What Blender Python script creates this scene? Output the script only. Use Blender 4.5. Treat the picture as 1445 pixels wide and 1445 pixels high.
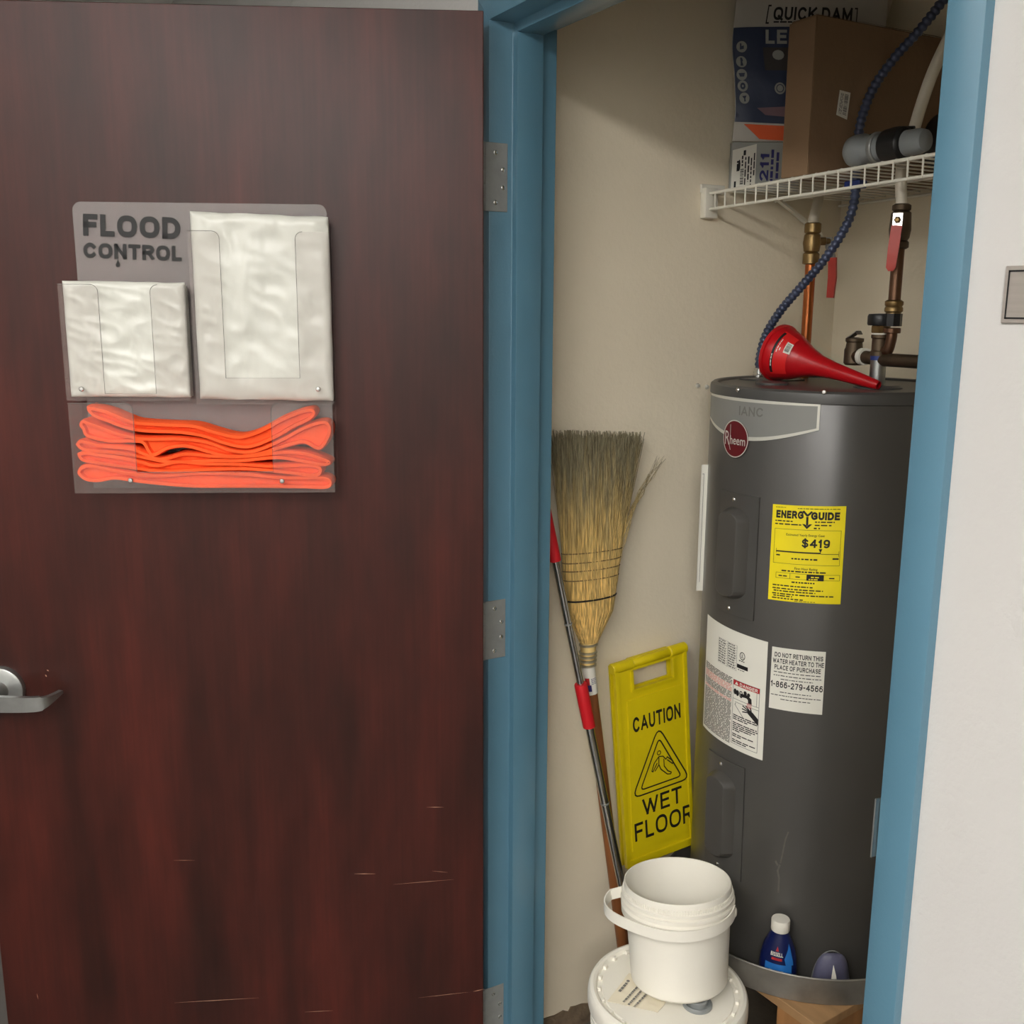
import bpy, bmesh, math, random
from mathutils import Vector, Matrix, noise
for o in list(bpy.data.objects): bpy.data.objects.remove(o)
S = bpy.context.scene
COL = S.collection
PI = math.pi

# ------------------------------------------------------------------ camera, light, exposure
CAM = Vector((1.62297, -0.86067, 1.66157))
YAW, PITCH, ROLL, FPX = 1.05959, 0.199437, 0.0060214, 1434.485
def cam_axes():
    cy, sy, cp, sp = math.cos(YAW), math.sin(YAW), math.cos(PITCH), math.sin(PITCH)
    f = Vector((-sy*cp, cy*cp, -sp)); r = Vector((cy, sy, 0)); u = r.cross(f)
    c, s = math.cos(ROLL), math.sin(ROLL)
    return c*r+s*u, -s*r+c*u, f
CR, CU, CF = cam_axes()
cd = bpy.data.cameras.new('camera'); co = bpy.data.objects.new('camera', cd); COL.objects.link(co)
cd.sensor_width = 36; cd.lens = FPX/1445*36; cd.clip_start = .02
co.matrix_world = Matrix(((CR.x, CU.x, -CF.x, CAM.x), (CR.y, CU.y, -CF.y, CAM.y), (CR.z, CU.z, -CF.z, CAM.z), (0, 0, 0, 1)))
S.camera = co
w = bpy.data.worlds.new('world'); S.world = w; w.use_nodes = True
w.node_tree.nodes['Background'].inputs[0].default_value = (.8, .85, .9, 1)
w.node_tree.nodes['Background'].inputs[1].default_value = .05
S.view_settings.view_transform = 'Standard'; S.view_settings.look = 'None'
S.view_settings.exposure = 0.18; S.view_settings.gamma = 1; S.view_settings.use_curve_mapping = False
LAMPS = [(3.35, -2.0, 42.0), (1.85, -2.0, 22.0), (0.35, -2.0, 8.0)]      # ceiling panels: x, y, emission
LAMP_COL = (1.0, .975, .935)

def ray(px): return CF + CR*((px[0]-722.5)/FPX) - CU*((px[1]-722.5)/FPX)
def hit(px, pt, n):                      # photo pixel -> point on a real plane
    d = ray(px); n = Vector(n); return CAM + d*(((Vector(pt)-CAM).dot(n))/d.dot(n))
def hx(px, x): return hit(px, (x, 0, 0), (1, 0, 0))
def hy(px, y): return hit(px, (0, y, 0), (0, 1, 0))
def hz(px, z): return hit(px, (0, 0, z), (0, 0, 1))

# ------------------------------------------------------------------ materials
def lin(c): return tuple(((v/255)/12.92 if v/255 <= .04045 else ((v/255+.055)/1.055)**2.4) for v in c)
def mat(name, col, rough=.5, metal=0, var=.08, vs=6, stretch=(1, 1, 1), bump=0, bs=60, bstretch=(1, 1, 1), alpha=1, coat=0, emit=None, es=0, spec=.5, col2=None, trans=0):
    m = bpy.data.materials.new(name); m.use_nodes = True; nt = m.node_tree; N = nt.nodes; L = nt.links
    b = N['Principled BSDF']; b.inputs['Roughness'].default_value = rough; b.inputs['Metallic'].default_value = metal
    b.inputs['Specular IOR Level'].default_value = spec
    c = lin(col)
    tc = N.new('ShaderNodeTexCoord')
    mp = N.new('ShaderNodeMapping'); mp.inputs['Scale'].default_value = stretch; L.new(tc.outputs['Object'], mp.inputs[0])
    nz = N.new('ShaderNodeTexNoise'); nz.inputs['Scale'].default_value = vs; nz.inputs['Detail'].default_value = 5; L.new(mp.outputs[0], nz.inputs['Vector'])
    rp = N.new('ShaderNodeValToRGB'); L.new(nz.outputs['Fac'], rp.inputs[0])
    e = rp.color_ramp.elements; e[0].position = .3; e[1].position = .7
    c2 = lin(col2) if col2 else tuple(min(1, v*(1+var)) for v in c)
    e[0].color = (*[v*(1-var) for v in c], 1); e[1].color = (*c2, 1)
    L.new(rp.outputs[0], b.inputs['Base Color'])
    if bump:
        mb = N.new('ShaderNodeMapping'); mb.inputs['Scale'].default_value = bstretch; L.new(tc.outputs['Object'], mb.inputs[0])
        n2 = N.new('ShaderNodeTexNoise'); n2.inputs['Scale'].default_value = bs; n2.inputs['Detail'].default_value = 4; L.new(mb.outputs[0], n2.inputs['Vector'])
        bp = N.new('ShaderNodeBump'); bp.inputs['Strength'].default_value = bump; bp.inputs['Distance'].default_value = .01
        L.new(n2.outputs['Fac'], bp.inputs['Height']); L.new(bp.outputs[0], b.inputs['Normal'])
    if alpha < 1: b.inputs['Alpha'].default_value = alpha
    if trans: b.inputs['Transmission Weight'].default_value = trans
    if coat: b.inputs['Coat Weight'].default_value = coat; b.inputs['Coat Roughness'].default_value = .25
    if emit: b.inputs['Emission Color'].default_value = (*emit, 1); b.inputs['Emission Strength'].default_value = es
    return m
M = {}
M['wall'] = mat('wall_paint', (192, 190, 187), .75, var=.03, vs=3, bump=.14, bs=120)
M['closet'] = mat('closet_paint', (234, 223, 199), .7, var=.04, vs=2.5, bump=.09, bs=90)
M['ceil'] = mat('ceiling_tile', (235, 235, 230), .9, var=.04, vs=40)
M['floor'] = mat('floor_vinyl', (96, 92, 88), .5, var=.12, vs=8)
M['concrete'] = mat('closet_concrete', (104, 96, 84), .85, var=.25, vs=9, bump=.3, bs=50)
M['base'] = mat('base_residue', (120, 104, 84), .9, var=.3, vs=30, bump=.5, bs=80)
M['blue'] = mat('blue_enamel', (80, 120, 140), .36, var=.04, vs=5, bump=.05, bs=220, coat=.6)
M['steel'] = mat('satin_steel', (168, 170, 168), .42, 1, var=.06, vs=60)
M['dull'] = mat('dull_steel', (150, 152, 150), .5, .45, var=.06, vs=60)
M['screw'] = mat('screw_steel', (215, 215, 212), .25, 1, var=.05, vs=100)
M['chrome'] = mat('chrome_tube', (200, 200, 200), .2, 1, var=.05, vs=30)
M['ink'] = mat('black_ink', (22, 20, 20), .6, var=.1)
M['inkred'] = mat('red_ink', (176, 36, 38), .6, var=.1)
M['inkpale'] = mat('pale_red_ink', (206, 130, 118), .7, var=.1)
M['inkgrey'] = mat('grey_ink', (112, 110, 106), .7, var=.1)
M['inkblue'] = mat('blue_ink', (44, 44, 110), .6, var=.1)
M['white'] = mat('white_label', (228, 226, 214), .55, var=.03)
M['pail'] = mat('white_pail_plastic', (236, 232, 220), .42, var=.04, vs=5, bump=.03, bs=80)
M['pailgrey'] = mat('grey_cap_plastic', (132, 136, 136), .4, var=.06)
M['heater'] = mat('heater_grey_paint', (76, 74, 71), .34, var=.08, vs=4, coat=.25)
M['heatertop'] = mat('heater_top_paint', (74, 73, 71), .4, var=.08, vs=4)
M['silver'] = mat('silver_trim', (212, 210, 200), .4, .3, var=.04)
M['badge'] = mat('badge_grey', (138, 138, 134), .45, .2, var=.05)
M['logored'] = mat('emblem_red', (98, 24, 32), .4, var=.06)
M['yellowlab'] = mat('yellow_label', (246, 226, 16), .5, var=.04, vs=20)
M['yellow'] = mat('yellow_sign_plastic', (222, 200, 14), .42, var=.06, vs=6, bump=.08, bs=60)
M['copper'] = mat('copper_pipe', (176, 104, 62), .35, 1, var=.2, vs=18)
M['copperdark'] = mat('tarnished_copper', (112, 84, 66), .42, .9, var=.25, vs=20)
M['brass'] = mat('brass_fitting', (146, 122, 82), .4, .9, var=.2, vs=30)
M['bronze'] = mat('dark_bronze', (98, 84, 68), .5, .8, var=.25, vs=25)
M['blackpl'] = mat('black_plastic', (26, 26, 27), .4, var=.1)
M['pex'] = mat('white_pex', (214, 206, 188), .45, var=.06, vs=20)
M['redh'] = mat('red_handle', (188, 62, 50), .45, var=.1, vs=30)
M['funnel'] = mat('red_funnel_plastic', (190, 16, 26), .32, var=.06, vs=8)
M['funlab'] = mat('funnel_label_red', (222, 34, 34), .4, var=.05)
M['conduit'] = mat('blue_conduit', (68, 76, 100), .34, .3, var=.2, vs=14)
M['bluetape'] = mat('blue_tape', (40, 60, 130), .5, var=.1)
M['shelfw'] = mat('shelf_white', (224, 220, 206), .4, var=.04)
M['card'] = mat('brown_cardboard', (134, 107, 80), .85, var=.07, vs=8, bump=.1, bs=90)
M['greycard'] = mat('grey_carton', (158, 160, 154), .75, var=.05)
M['sackw'] = mat('sack_white', (190, 186, 178), .5, var=.05, bump=.15, bs=25)
M['sackb'] = mat('sack_navy', (40, 52, 80), .45, var=.1, bump=.15, bs=25)
M['sackdark'] = mat('sack_dark_panel', (62, 58, 58), .5, var=.1)
M['sackpink'] = mat('sack_mauve', (120, 92, 100), .5, var=.12)
M['sacko'] = mat('sack_orange', (226, 92, 40), .5, var=.05)
M['straw_core'] = mat('broom_core', (120, 96, 50), .9, var=.3, vs=60, stretch=(1, 1, .04))
M['strawneck'] = mat('straw_neck', (214, 184, 118), .7, var=.25, vs=60, stretch=(1, 1, .1))
M['wire'] = mat('broom_wire', (190, 184, 160), .35, .8, var=.1)
M['thread'] = mat('broom_thread', (120, 100, 66), .8)
M['darkwire'] = mat('broom_dark_wire', (52, 50, 46), .5, .6)
M['woodh'] = mat('handle_wood', (138, 84, 44), .5, var=.15, vs=10, stretch=(6, 6, .6))
M['redgrip'] = mat('red_grip', (204, 22, 34), .5, var=.06)
M['plywood'] = mat('plywood', (176, 138, 96), .75, var=.15, vs=8, stretch=(1, 5, 1), bump=.1, bs=40)
M['postw'] = mat('stud_wood', (168, 120, 74), .75, var=.18, vs=6, stretch=(5, 5, .5))
M['pan'] = mat('galvanised_pan', (158, 155, 148), .5, .7, var=.25, vs=14, bump=.08, bs=30)
M['bottle'] = mat('navy_bottle', (14, 26, 78), .28, var=.06)
M['botlab'] = mat('bottle_label_blue', (38, 112, 190), .4, var=.05)
M['dome'] = mat('mauve_grey_plastic', (96, 96, 120), .4, var=.2, vs=30, alpha=.92, bump=.2, bs=40)
M['bag'] = mat('white_film', (206, 206, 197), .34, var=.03, vs=8, bump=.12, bs=22, bstretch=(1, 1, 1.4))
M['orange'] = mat('orange_cloth', (246, 84, 20), .8, var=.08, vs=20, bump=.12, bs=160)
M['acryl'] = mat('clear_acrylic', (214, 208, 206), .12, var=.01, alpha=.17)
M['acrylf'] = mat('clear_acrylic_front', (190, 176, 170), .10, var=.01, alpha=.08)
M['acryle'] = mat('acrylic_edge', (120, 116, 112), .2, var=.01, alpha=.55)
M['slip'] = mat('cream_slip', (230, 221, 198), .6, var=.04)
M['scuff'] = mat('pale_scuff', (94, 90, 84), .6, var=.15, vs=120)
M['plate'] = mat('brushed_plate', (176, 168, 160), .4, .5, var=.08, vs=20, stretch=(.2, 1, 8))
M['scratch_sliver'] = mat('scratch_sliver_pale', (168, 128, 104), .7, var=.2, vs=80)
M['lampw'] = mat('fixture_white', (235, 235, 235), .5)
# wood-veneer door
def wood_mat():
    m = bpy.data.materials.new('mahogany_veneer'); m.use_nodes = True; N = m.node_tree.nodes; L = m.node_tree.links; b = N['Principled BSDF']
    tc = N.new('ShaderNodeTexCoord')
    def nz(sc, st, det):
        mp = N.new('ShaderNodeMapping'); mp.inputs['Scale'].default_value = st; L.new(tc.outputs['Object'], mp.inputs[0])
        n = N.new('ShaderNodeTexNoise'); n.inputs['Scale'].default_value = sc; n.inputs['Detail'].default_value = det; L.new(mp.outputs[0], n.inputs['Vector']); return n
    a = nz(5.5, (1.6, 1, .32), 4); g = nz(70, (2.2, 1, .05), 6); k = nz(26, (1.2, 1, .3), 3)
    r1 = N.new('ShaderNodeValToRGB'); L.new(a.outputs['Fac'], r1.inputs[0])
    e = r1.color_ramp.elements; e[0].position = .3; e[0].color = (*lin((42, 18, 13)), 1); e[1].position = .72; e[1].color = (*lin((74, 29, 22)), 1)
    r2 = N.new('ShaderNodeValToRGB'); L.new(g.outputs['Fac'], r2.inputs[0])
    e = r2.color_ramp.elements; e[0].position = .25; e[0].color = (.82, .80, .79, 1); e[1].position = .75; e[1].color = (1.1, 1.06, 1.05, 1)
    mx = N.new('ShaderNodeMix'); mx.data_type = 'RGBA'; mx.blend_type = 'MULTIPLY'; mx.inputs[0].default_value = 1
    L.new(r1.outputs[0], mx.inputs[6]); L.new(r2.outputs[0], mx.inputs[7])
    r3 = N.new('ShaderNodeValToRGB'); L.new(k.outputs['Fac'], r3.inputs[0])
    e = r3.color_ramp.elements; e[0].position = .35; e[0].color = (.86, .84, .84, 1); e[1].position = .66; e[1].color = (1.12, 1.1, 1.08, 1)
    m2 = N.new('ShaderNodeMix'); m2.data_type = 'RGBA'; m2.blend_type = 'MULTIPLY'; m2.inputs[0].default_value = 1
    L.new(mx.outputs[2], m2.inputs[6]); L.new(r3.outputs[0], m2.inputs[7]); L.new(m2.outputs[2], b.inputs['Base Color'])
    b.inputs['Roughness'].default_value = .42; b.inputs['Specular IOR Level'].default_value = .3; b.inputs['Coat Weight'].default_value = .07; b.inputs['Coat Roughness'].default_value = .3
    return m
M['door'] = wood_mat()
def straw_mat():
    m = bpy.data.materials.new('broom_straw'); m.use_nodes = True; N = m.node_tree.nodes; L = m.node_tree.links; b = N['Principled BSDF']
    tc = N.new('ShaderNodeTexCoord'); sp = N.new('ShaderNodeSeparateXYZ'); L.new(tc.outputs['Object'], sp.inputs[0])
    nz = N.new('ShaderNodeTexNoise'); nz.inputs['Scale'].default_value = 90
    mp = N.new('ShaderNodeMapping'); mp.inputs['Scale'].default_value = (1, 1, .08); L.new(tc.outputs['Object'], mp.inputs[0]); L.new(mp.outputs[0], nz.inputs['Vector'])
    ad = N.new('ShaderNodeMath'); ad.operation = 'MULTIPLY_ADD'; L.new(nz.outputs['Fac'], ad.inputs[0]); ad.inputs[1].default_value = .34; L.new(sp.outputs['Z'], ad.inputs[2])
    r = N.new('ShaderNodeValToRGB'); L.new(ad.outputs[0], r.inputs[0])
    e = r.color_ramp.elements; e[0].position = .27; e[0].color = (*lin((238, 208, 138)), 1); e[1].position = .62; e[1].color = (*lin((156, 148, 122)), 1)
    e.new(.42).color = (*lin((224, 198, 134)), 1)
    n3 = N.new('ShaderNodeTexNoise'); n3.inputs['Scale'].default_value = 320; m3 = N.new('ShaderNodeMapping'); m3.inputs['Scale'].default_value = (1, 1, .03); L.new(tc.outputs['Object'], m3.inputs[0]); L.new(m3.outputs[0], n3.inputs['Vector'])
    r3 = N.new('ShaderNodeValToRGB'); e3 = r3.color_ramp.elements; e3[0].position = .32; e3[0].color = (.50, .47, .42, 1); e3[1].position = .68; e3[1].color = (1.2, 1.2, 1.18, 1); L.new(n3.outputs['Fac'], r3.inputs[0])
    mx = N.new('ShaderNodeMix'); mx.data_type = 'RGBA'; mx.blend_type = 'MULTIPLY'; mx.inputs[0].default_value = 1; L.new(r.outputs[0], mx.inputs[6]); L.new(r3.outputs[0], mx.inputs[7])
    L.new(mx.outputs[2], b.inputs['Base Color']); b.inputs['Roughness'].default_value = .7
    return m
M['straw'] = straw_mat()
def lamp_mat(s):
    m = bpy.data.materials.new('lamp_diffuser'); m.use_nodes = True; b = m.node_tree.nodes['Principled BSDF']
    b.inputs['Emission Color'].default_value = (*LAMP_COL, 1); b.inputs['Emission Strength'].default_value = s; return m

# ------------------------------------------------------------------ mesh helpers
class MB:
    def __init__(s): s.v = []; s.f = []
    def add(s, vs, fs):
        o = len(s.v); s.v += [tuple(v) for v in vs]; s.f += [tuple(i+o for i in f) for f in fs]; return s
    def box(s, x0, x1, y0, y1, z0, z1, M4=None):
        vs = [Vector(p) for p in ((x0,y0,z0),(x1,y0,z0),(x1,y1,z0),(x0,y1,z0),(x0,y0,z1),(x1,y0,z1),(x1,y1,z1),(x0,y1,z1))]
        if M4: vs = [M4 @ v for v in vs]
        return s.add(vs, [(0,3,2,1),(4,5,6,7),(0,1,5,4),(1,2,6,5),(2,3,7,6),(3,0,4,7)])
    def rbox(s, x0, x1, y0, y1, z0, z1, r=.003, seg=2, M4=None):
        bm = bmesh.new(); bmesh.ops.create_cube(bm, size=1)
        for v in bm.verts: v.co = Vector(((x0+x1)/2+v.co.x*(x1-x0), (y0+y1)/2+v.co.y*(y1-y0), (z0+z1)/2+v.co.z*(z1-z0)))
        bmesh.ops.bevel(bm, geom=list(bm.edges), offset=r, segments=seg, affect='EDGES', profile=.5)
        bm.verts.index_update(); vs = [v.co.copy() for v in bm.verts]; fs = [[v.index for v in f.verts] for f in bm.faces]; bm.free()
        if M4: vs = [M4 @ v for v in vs]
        return s.add(vs, fs)
    def lathe(s, prof, seg=48, M4=None, cap=(True, True), sx=1, sy=1):
        vs = []; fs = []; n = len(prof)
        for k in range(seg):
            a = 2*PI*k/seg
            for r, z in prof: vs.append(Vector((r*math.cos(a)*sx, r*math.sin(a)*sy, z)))
        for k in range(seg):
            k2 = (k+1) % seg
            for i in range(n-1): fs.append((k*n+i, k2*n+i, k2*n+i+1, k*n+i+1))
        if cap[0]: fs.append(tuple(k*n for k in range(seg))[::-1])
        if cap[1]: fs.append(tuple(k*n+n-1 for k in range(seg)))
        if M4: vs = [M4 @ v for v in vs]
        return s.add(vs, fs)
    def tube(s, path, r, seg=10, cap=True):
        P = [Vector(p) for p in path]; n = len(P); R = r if isinstance(r, (list, tuple)) else [r]*n
        T = [(P[min(i+1, n-1)]-P[max(i-1, 0)]).normalized() for i in range(n)]
        a = Vector((0, 0, 1)) if abs(T[0].z) < .9 else Vector((1, 0, 0)); nn = (a-T[0]*a.dot(T[0])).normalized(); vs = []
        for i in range(n):
            nn = (nn-T[i]*nn.dot(T[i])).normalized(); b = T[i].cross(nn)
            for k in range(seg):
                t = 2*PI*k/seg; vs.append(P[i]+(nn*math.cos(t)+b*math.sin(t))*R[i])
        fs = [(i*seg+k, i*seg+(k+1) % seg, (i+1)*seg+(k+1) % seg, (i+1)*seg+k) for i in range(n-1) for k in range(seg)]
        if cap: fs += [tuple(range(seg))[::-1], tuple((n-1)*seg+k for k in range(seg))]
        return s.add(vs, fs)
    def strap(s, path, wid, th, side):       # flat strap; side(i) gives the width direction
        P = [Vector(p) for p in path]; n = len(P); vs = []
        for i in range(n):
            t = (P[min(i+1, n-1)]-P[max(i-1, 0)]).normalized(); u = Vector(side(i)); u = (u-t*u.dot(t)).normalized(); b = t.cross(u)
            wi = wid[i] if isinstance(wid, list) else wid
            for a, c in ((-1, -1), (1, -1), (1, 1), (-1, 1)): vs.append(P[i]+u*(wi/2*a)+b*(th/2*c))
        fs = [(i*4+k, i*4+(k+1) % 4, (i+1)*4+(k+1) % 4, (i+1)*4+k) for i in range(n-1) for k in range(4)]+[(3, 2, 1, 0), tuple((n-1)*4+k for k in range(4))]
        return s.add(vs, fs)
    def prism(s, poly, fn, d0, d1):          # poly of (a,b); fn(a,b,d) -> point
        n = len(poly); vs = [fn(a, b, d0) for a, b in poly]+[fn(a, b, d1) for a, b in poly]
        fs = [tuple(range(n))[::-1], tuple(range(n, 2*n))]+[(i, (i+1) % n, n+(i+1) % n, n+i) for i in range(n)]
        return s.add(vs, fs)
    def grid(s, fn, nu, nv):
        vs = [fn(i/nu, j/nv) for j in range(nv+1) for i in range(nu+1)]
        fs = [(j*(nu+1)+i, j*(nu+1)+i+1, (j+1)*(nu+1)+i+1, (j+1)*(nu+1)+i) for j in range(nv) for i in range(nu)]
        return s.add(vs, fs)
    def sheet(s, fn, nu, nv, d):             # closed thin slab, fn(u,v,d)
        o = len(s.v); s.grid(lambda u, v: fn(u, v, d), nu, nv); s.grid(lambda u, v: fn(u, v, 0), nu, nv)
        m = (nu+1)*(nv+1); k = nu+1
        for i in range(nu):
            s.f.append((o+i, o+m+i, o+m+i+1, o+i+1)); q = nv*k+i; s.f.append((o+q+1, o+m+q+1, o+m+q, o+q))
        for j in range(nv):
            q = j*k; s.f.append((o+q+k, o+m+q+k, o+m+q, o+q)); q = j*k+nu; s.f.append((o+q, o+m+q, o+m+q+k, o+q+k))
        return s
    def build(s, name, m, parent=None, smooth=35):
        me = bpy.data.meshes.new(name); me.from_pydata(s.v, [], s.f); me.update()
        bm = bmesh.new(); bm.from_mesh(me); bmesh.ops.recalc_face_normals(bm, faces=bm.faces); bm.to_mesh(me); bm.free()
        if smooth:
            me.polygons.foreach_set('use_smooth', [True]*len(me.polygons)); me.set_sharp_from_angle(angle=math.radians(smooth))
        me.materials.append(M[m] if isinstance(m, str) else m)
        o = bpy.data.objects.new(name, me); COL.objects.link(o)
        if parent: o.parent = parent
        return o
def tag(o, label, cat=None, group=None, kind=None):
    o['label'] = label
    if cat: o['category'] = cat
    if group: o['group'] = group
    if kind: o['kind'] = kind
    return o
def thing(name, label, cat, loc=(0, 0, 0), rotz=0, group=None, kind=None):
    o = bpy.data.objects.new(name, None); COL.objects.link(o); o.location = loc; o.rotation_euler = (0, 0, rotz); o.empty_display_size = .05
    return tag(o, label, cat, group, kind)
def struct(name, mb, m, label, cat, smooth=0): return tag(mb.build(name, m, None, smooth), label, cat, kind='structure')
def T(x, y, z): return Matrix.Translation((x, y, z))
def RX(a): return Matrix.Rotation(a, 4, 'X')
def RY(a): return Matrix.Rotation(a, 4, 'Y')
def RZ(a): return Matrix.Rotation(a, 4, 'Z')
def look(p, d):                               # matrix with local z along d at p
    return Matrix.Translation(p) @ Vector(d).to_track_quat('Z', 'Y').to_matrix().to_4x4()
def cat(pts, n=8):                            # Catmull-Rom
    P = [Vector(p) for p in pts]; P = [2*P[0]-P[1]]+P+[2*P[-1]-P[-2]]; out = []
    for i in range(1, len(P)-2):
        for k in range(n):
            t = k/n; a, b, c, d = P[i-1:i+3]
            out.append(.5*((2*b)+(c-a)*t+(2*a-5*b+4*c-d)*t*t+(3*b-a-3*c+d)*t**3))
    return out+[P[-2]]
# ---- lettering
_tc = {}
def glyphs(s, bold=0):
    if (s, bold) in _tc: return _tc[(s, bold)]
    cu = bpy.data.curves.new('t', 'FONT'); cu.body = s; cu.offset = bold; cu.resolution_u = 3; cu.fill_mode = 'FRONT'; cu.space_character = 1+bold*1.6
    ob = bpy.data.objects.new('t', cu); COL.objects.link(ob)
    me = bpy.data.meshes.new_from_object(ob.evaluated_get(bpy.context.evaluated_depsgraph_get()))
    vs = [v.co.copy() for v in me.vertices]; fs = [tuple(p.vertices) for p in me.polygons]
    bpy.data.objects.remove(ob); bpy.data.curves.remove(cu); bpy.data.meshes.remove(me)
    x0 = min(v.x for v in vs); x1 = max(v.x for v in vs); y0 = min(v.y for v in vs); y1 = max(v.y for v in vs)
    vs = [((v.x-x0)/(x1-x0), (v.y-y0)/(y1-y0)) for v in vs]
    _tc[(s, bold)] = (vs, fs); return vs, fs
def text(mb, mp, s, u0, u1, v0, v1, bold=0, d=.0006, rot=0, shear=0):     # v runs downwards
    vs, fs = glyphs(s, bold)
    out = []
    for a, b in vs:
        a += shear*(b-.5)
        if rot == 90: a, b = 1-b, a          # reads bottom to top
        out.append(mp(u0+(u1-u0)*a, v1+(v0-v1)*b, d))
    mb.add(out, fs)
def arc(cx, cy, rx, ry, a0, a1, n=8): return [(cx+rx*math.cos(math.radians(a0+(a1-a0)*i/n)), cy+ry*math.sin(math.radians(a0+(a1-a0)*i/n))) for i in range(n+1)]
def ring(x0, x1, y0, y1, n=24, e=.82):
    out = []
    for i in range(n):
        c, s_ = math.cos(2*PI*i/n), math.sin(2*PI*i/n)
        out.append(((x0+x1)/2+(x1-x0)/2*math.copysign(abs(c)**e, c), (y0+y1)/2+(y1-y0)/2*math.copysign(abs(s_)**e, s_)))
    return out
_S = arc(.5, .74, .47, .26, 25, 270, 12)+arc(.5, .26, .5, .26, 90, -155, 12)[1:]
GLYPH = {   # letter: (width, [strokes]); a trailing True closes the stroke; centre lines in a unit box
 'A': (.80, [[(0, 0), (.5, 1), (1, 0)], [(.17, .30), (.83, .30)]]), 'C': (.78, [arc(.52, .5, .52, .5, 42, 318, 18)]), 'D': (.76, [[(0, 0), (0, 1), (.45, 1)]+arc(.45, .5, .55, .5, 90, -90, 12)[1:]+[(0, 0)]]),
 'E': (.62, [[(1, 1), (0, 1), (0, 0), (1, 0)], [(0, .52), (.9, .52)]]), 'F': (.58, [[(1, 1), (0, 1), (0, 0)], [(0, .52), (.86, .52)]]), 'G': (.82, [arc(.52, .5, .52, .5, 42, 325, 18)+[(.97, .2), (.97, .48), (.58, .48)]]),
 'H': (.72, [[(0, 0), (0, 1)], [(1, 0), (1, 1)], [(0, .52), (1, .52)]]), 'I': (.0, [[(0, 0), (0, 1)]]), 'K': (.72, [[(0, 0), (0, 1)], [(1, 1), (.05, .42)], [(.32, .60), (1, 0)]]), 'L': (.56, [[(0, 1), (0, 0), (1, 0)]]),
 'M': (.90, [[(0, 0), (0, 1), (.5, .12), (1, 1), (1, 0)]]), 'N': (.72, [[(0, 0), (0, 1), (1, 0), (1, 1)]]), 'O': (.84, [(ring(0, 1, 0, 1), True)]), 'P': (.66, [[(0, 0), (0, 1), (.6, 1)]+arc(.6, .73, .4, .27, 90, -90, 8)[1:]+[(0, .46)]]),
 'Q': (.84, [(ring(0, 1, 0, 1), True), [(.6, .25), (1.02, -.06)]]), 'R': (.70, [[(0, 0), (0, 1), (.6, 1)]+arc(.6, .74, .4, .26, 90, -90, 8)[1:]+[(0, .48)], [(.55, .48), (1, 0)]]), 'S': (.68, [_S]), 'T': (.70, [[(0, 1), (1, 1)], [(.5, 1), (.5, 0)]]),
 'U': (.70, [[(0, 1), (0, .36)]+arc(.5, .36, .5, .36, 180, 360, 12)[1:]+[(1, 1)]]), 'W': (1.10, [[(0, 1), (.26, 0), (.5, .92), (.74, 0), (1, 1)]]), 'Y': (.76, [[(0, 1), (.5, .45), (1, 1)], [(.5, .45), (.5, 0)]]),
 '1': (.30, [[(0, .76), (.85, 1), (.85, 0)]]), '2': (.62, [arc(.5, .72, .48, .28, 165, -35, 10)+[(0, 0), (1, 0)]]), '4': (.68, [[(.76, 0), (.76, 1), (0, .28), (1.08, .28)]]), '5': (.62, [[(.92, 1), (.14, 1), (.06, .55)]+arc(.46, .32, .52, .32, 115, -150, 12)]),
 '6': (.62, [arc(.55, .62, .53, .38, 55, 180, 8)+[(0.02, .32)], (ring(0, 1, 0, .62, 20), True)]), '7': (.60, [[(0, 1), (1, 1), (.35, 0)]]), '8': (.62, [(ring(.06, .94, .52, 1, 18), True), (ring(0, 1, 0, .54, 18), True)]),
 '9': (.62, [arc(.45, .38, .53, .38, 235, 360, 8)+[(.98, .68)], (ring(0, 1, .38, 1, 20), True)]), '$': (.66, [_S, [(.5, -.12), (.5, 1.12)]]), '-': (.34, [[(0, .45), (1, .45)]]), '[': (.22, [[(1, 1), (0, 1), (0, 0), (1, 0)]]), ']': (.22, [[(0, 1), (1, 1), (1, 0), (0, 0)]])}
def ribbon(pts, hw_, closed=False):      # mitred outline of a polyline -> verts, faces
    n = len(pts); V = [Vector((p[0], p[1])) for p in pts]; out = []
    for i in range(n):
        a = V[i-1] if (i or closed) else None; c = V[(i+1) % n] if (i < n-1 or closed) else None
        d0 = (V[i]-a).normalized() if a is not None else None; d1 = (c-V[i]).normalized() if c is not None else None
        if d0 is None: d0 = d1
        if d1 is None: d1 = d0
        n0 = Vector((-d0.y, d0.x)); n1 = Vector((-d1.y, d1.x)); m = (n0+n1)
        m = n0 if m.length < 1e-4 else m.normalized(); k_ = hw_/max(.72, m.dot(n0)); p = V[i]
        if not closed and i == 0: p = p-d0*hw_*.0
        out += [p+m*k_, p-m*k_]
    k_ = n if closed else n-1
    return out, [(2*i, 2*((i+1) % n), 2*((i+1) % n)+1, 2*i+1) for i in range(k_)]
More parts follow.
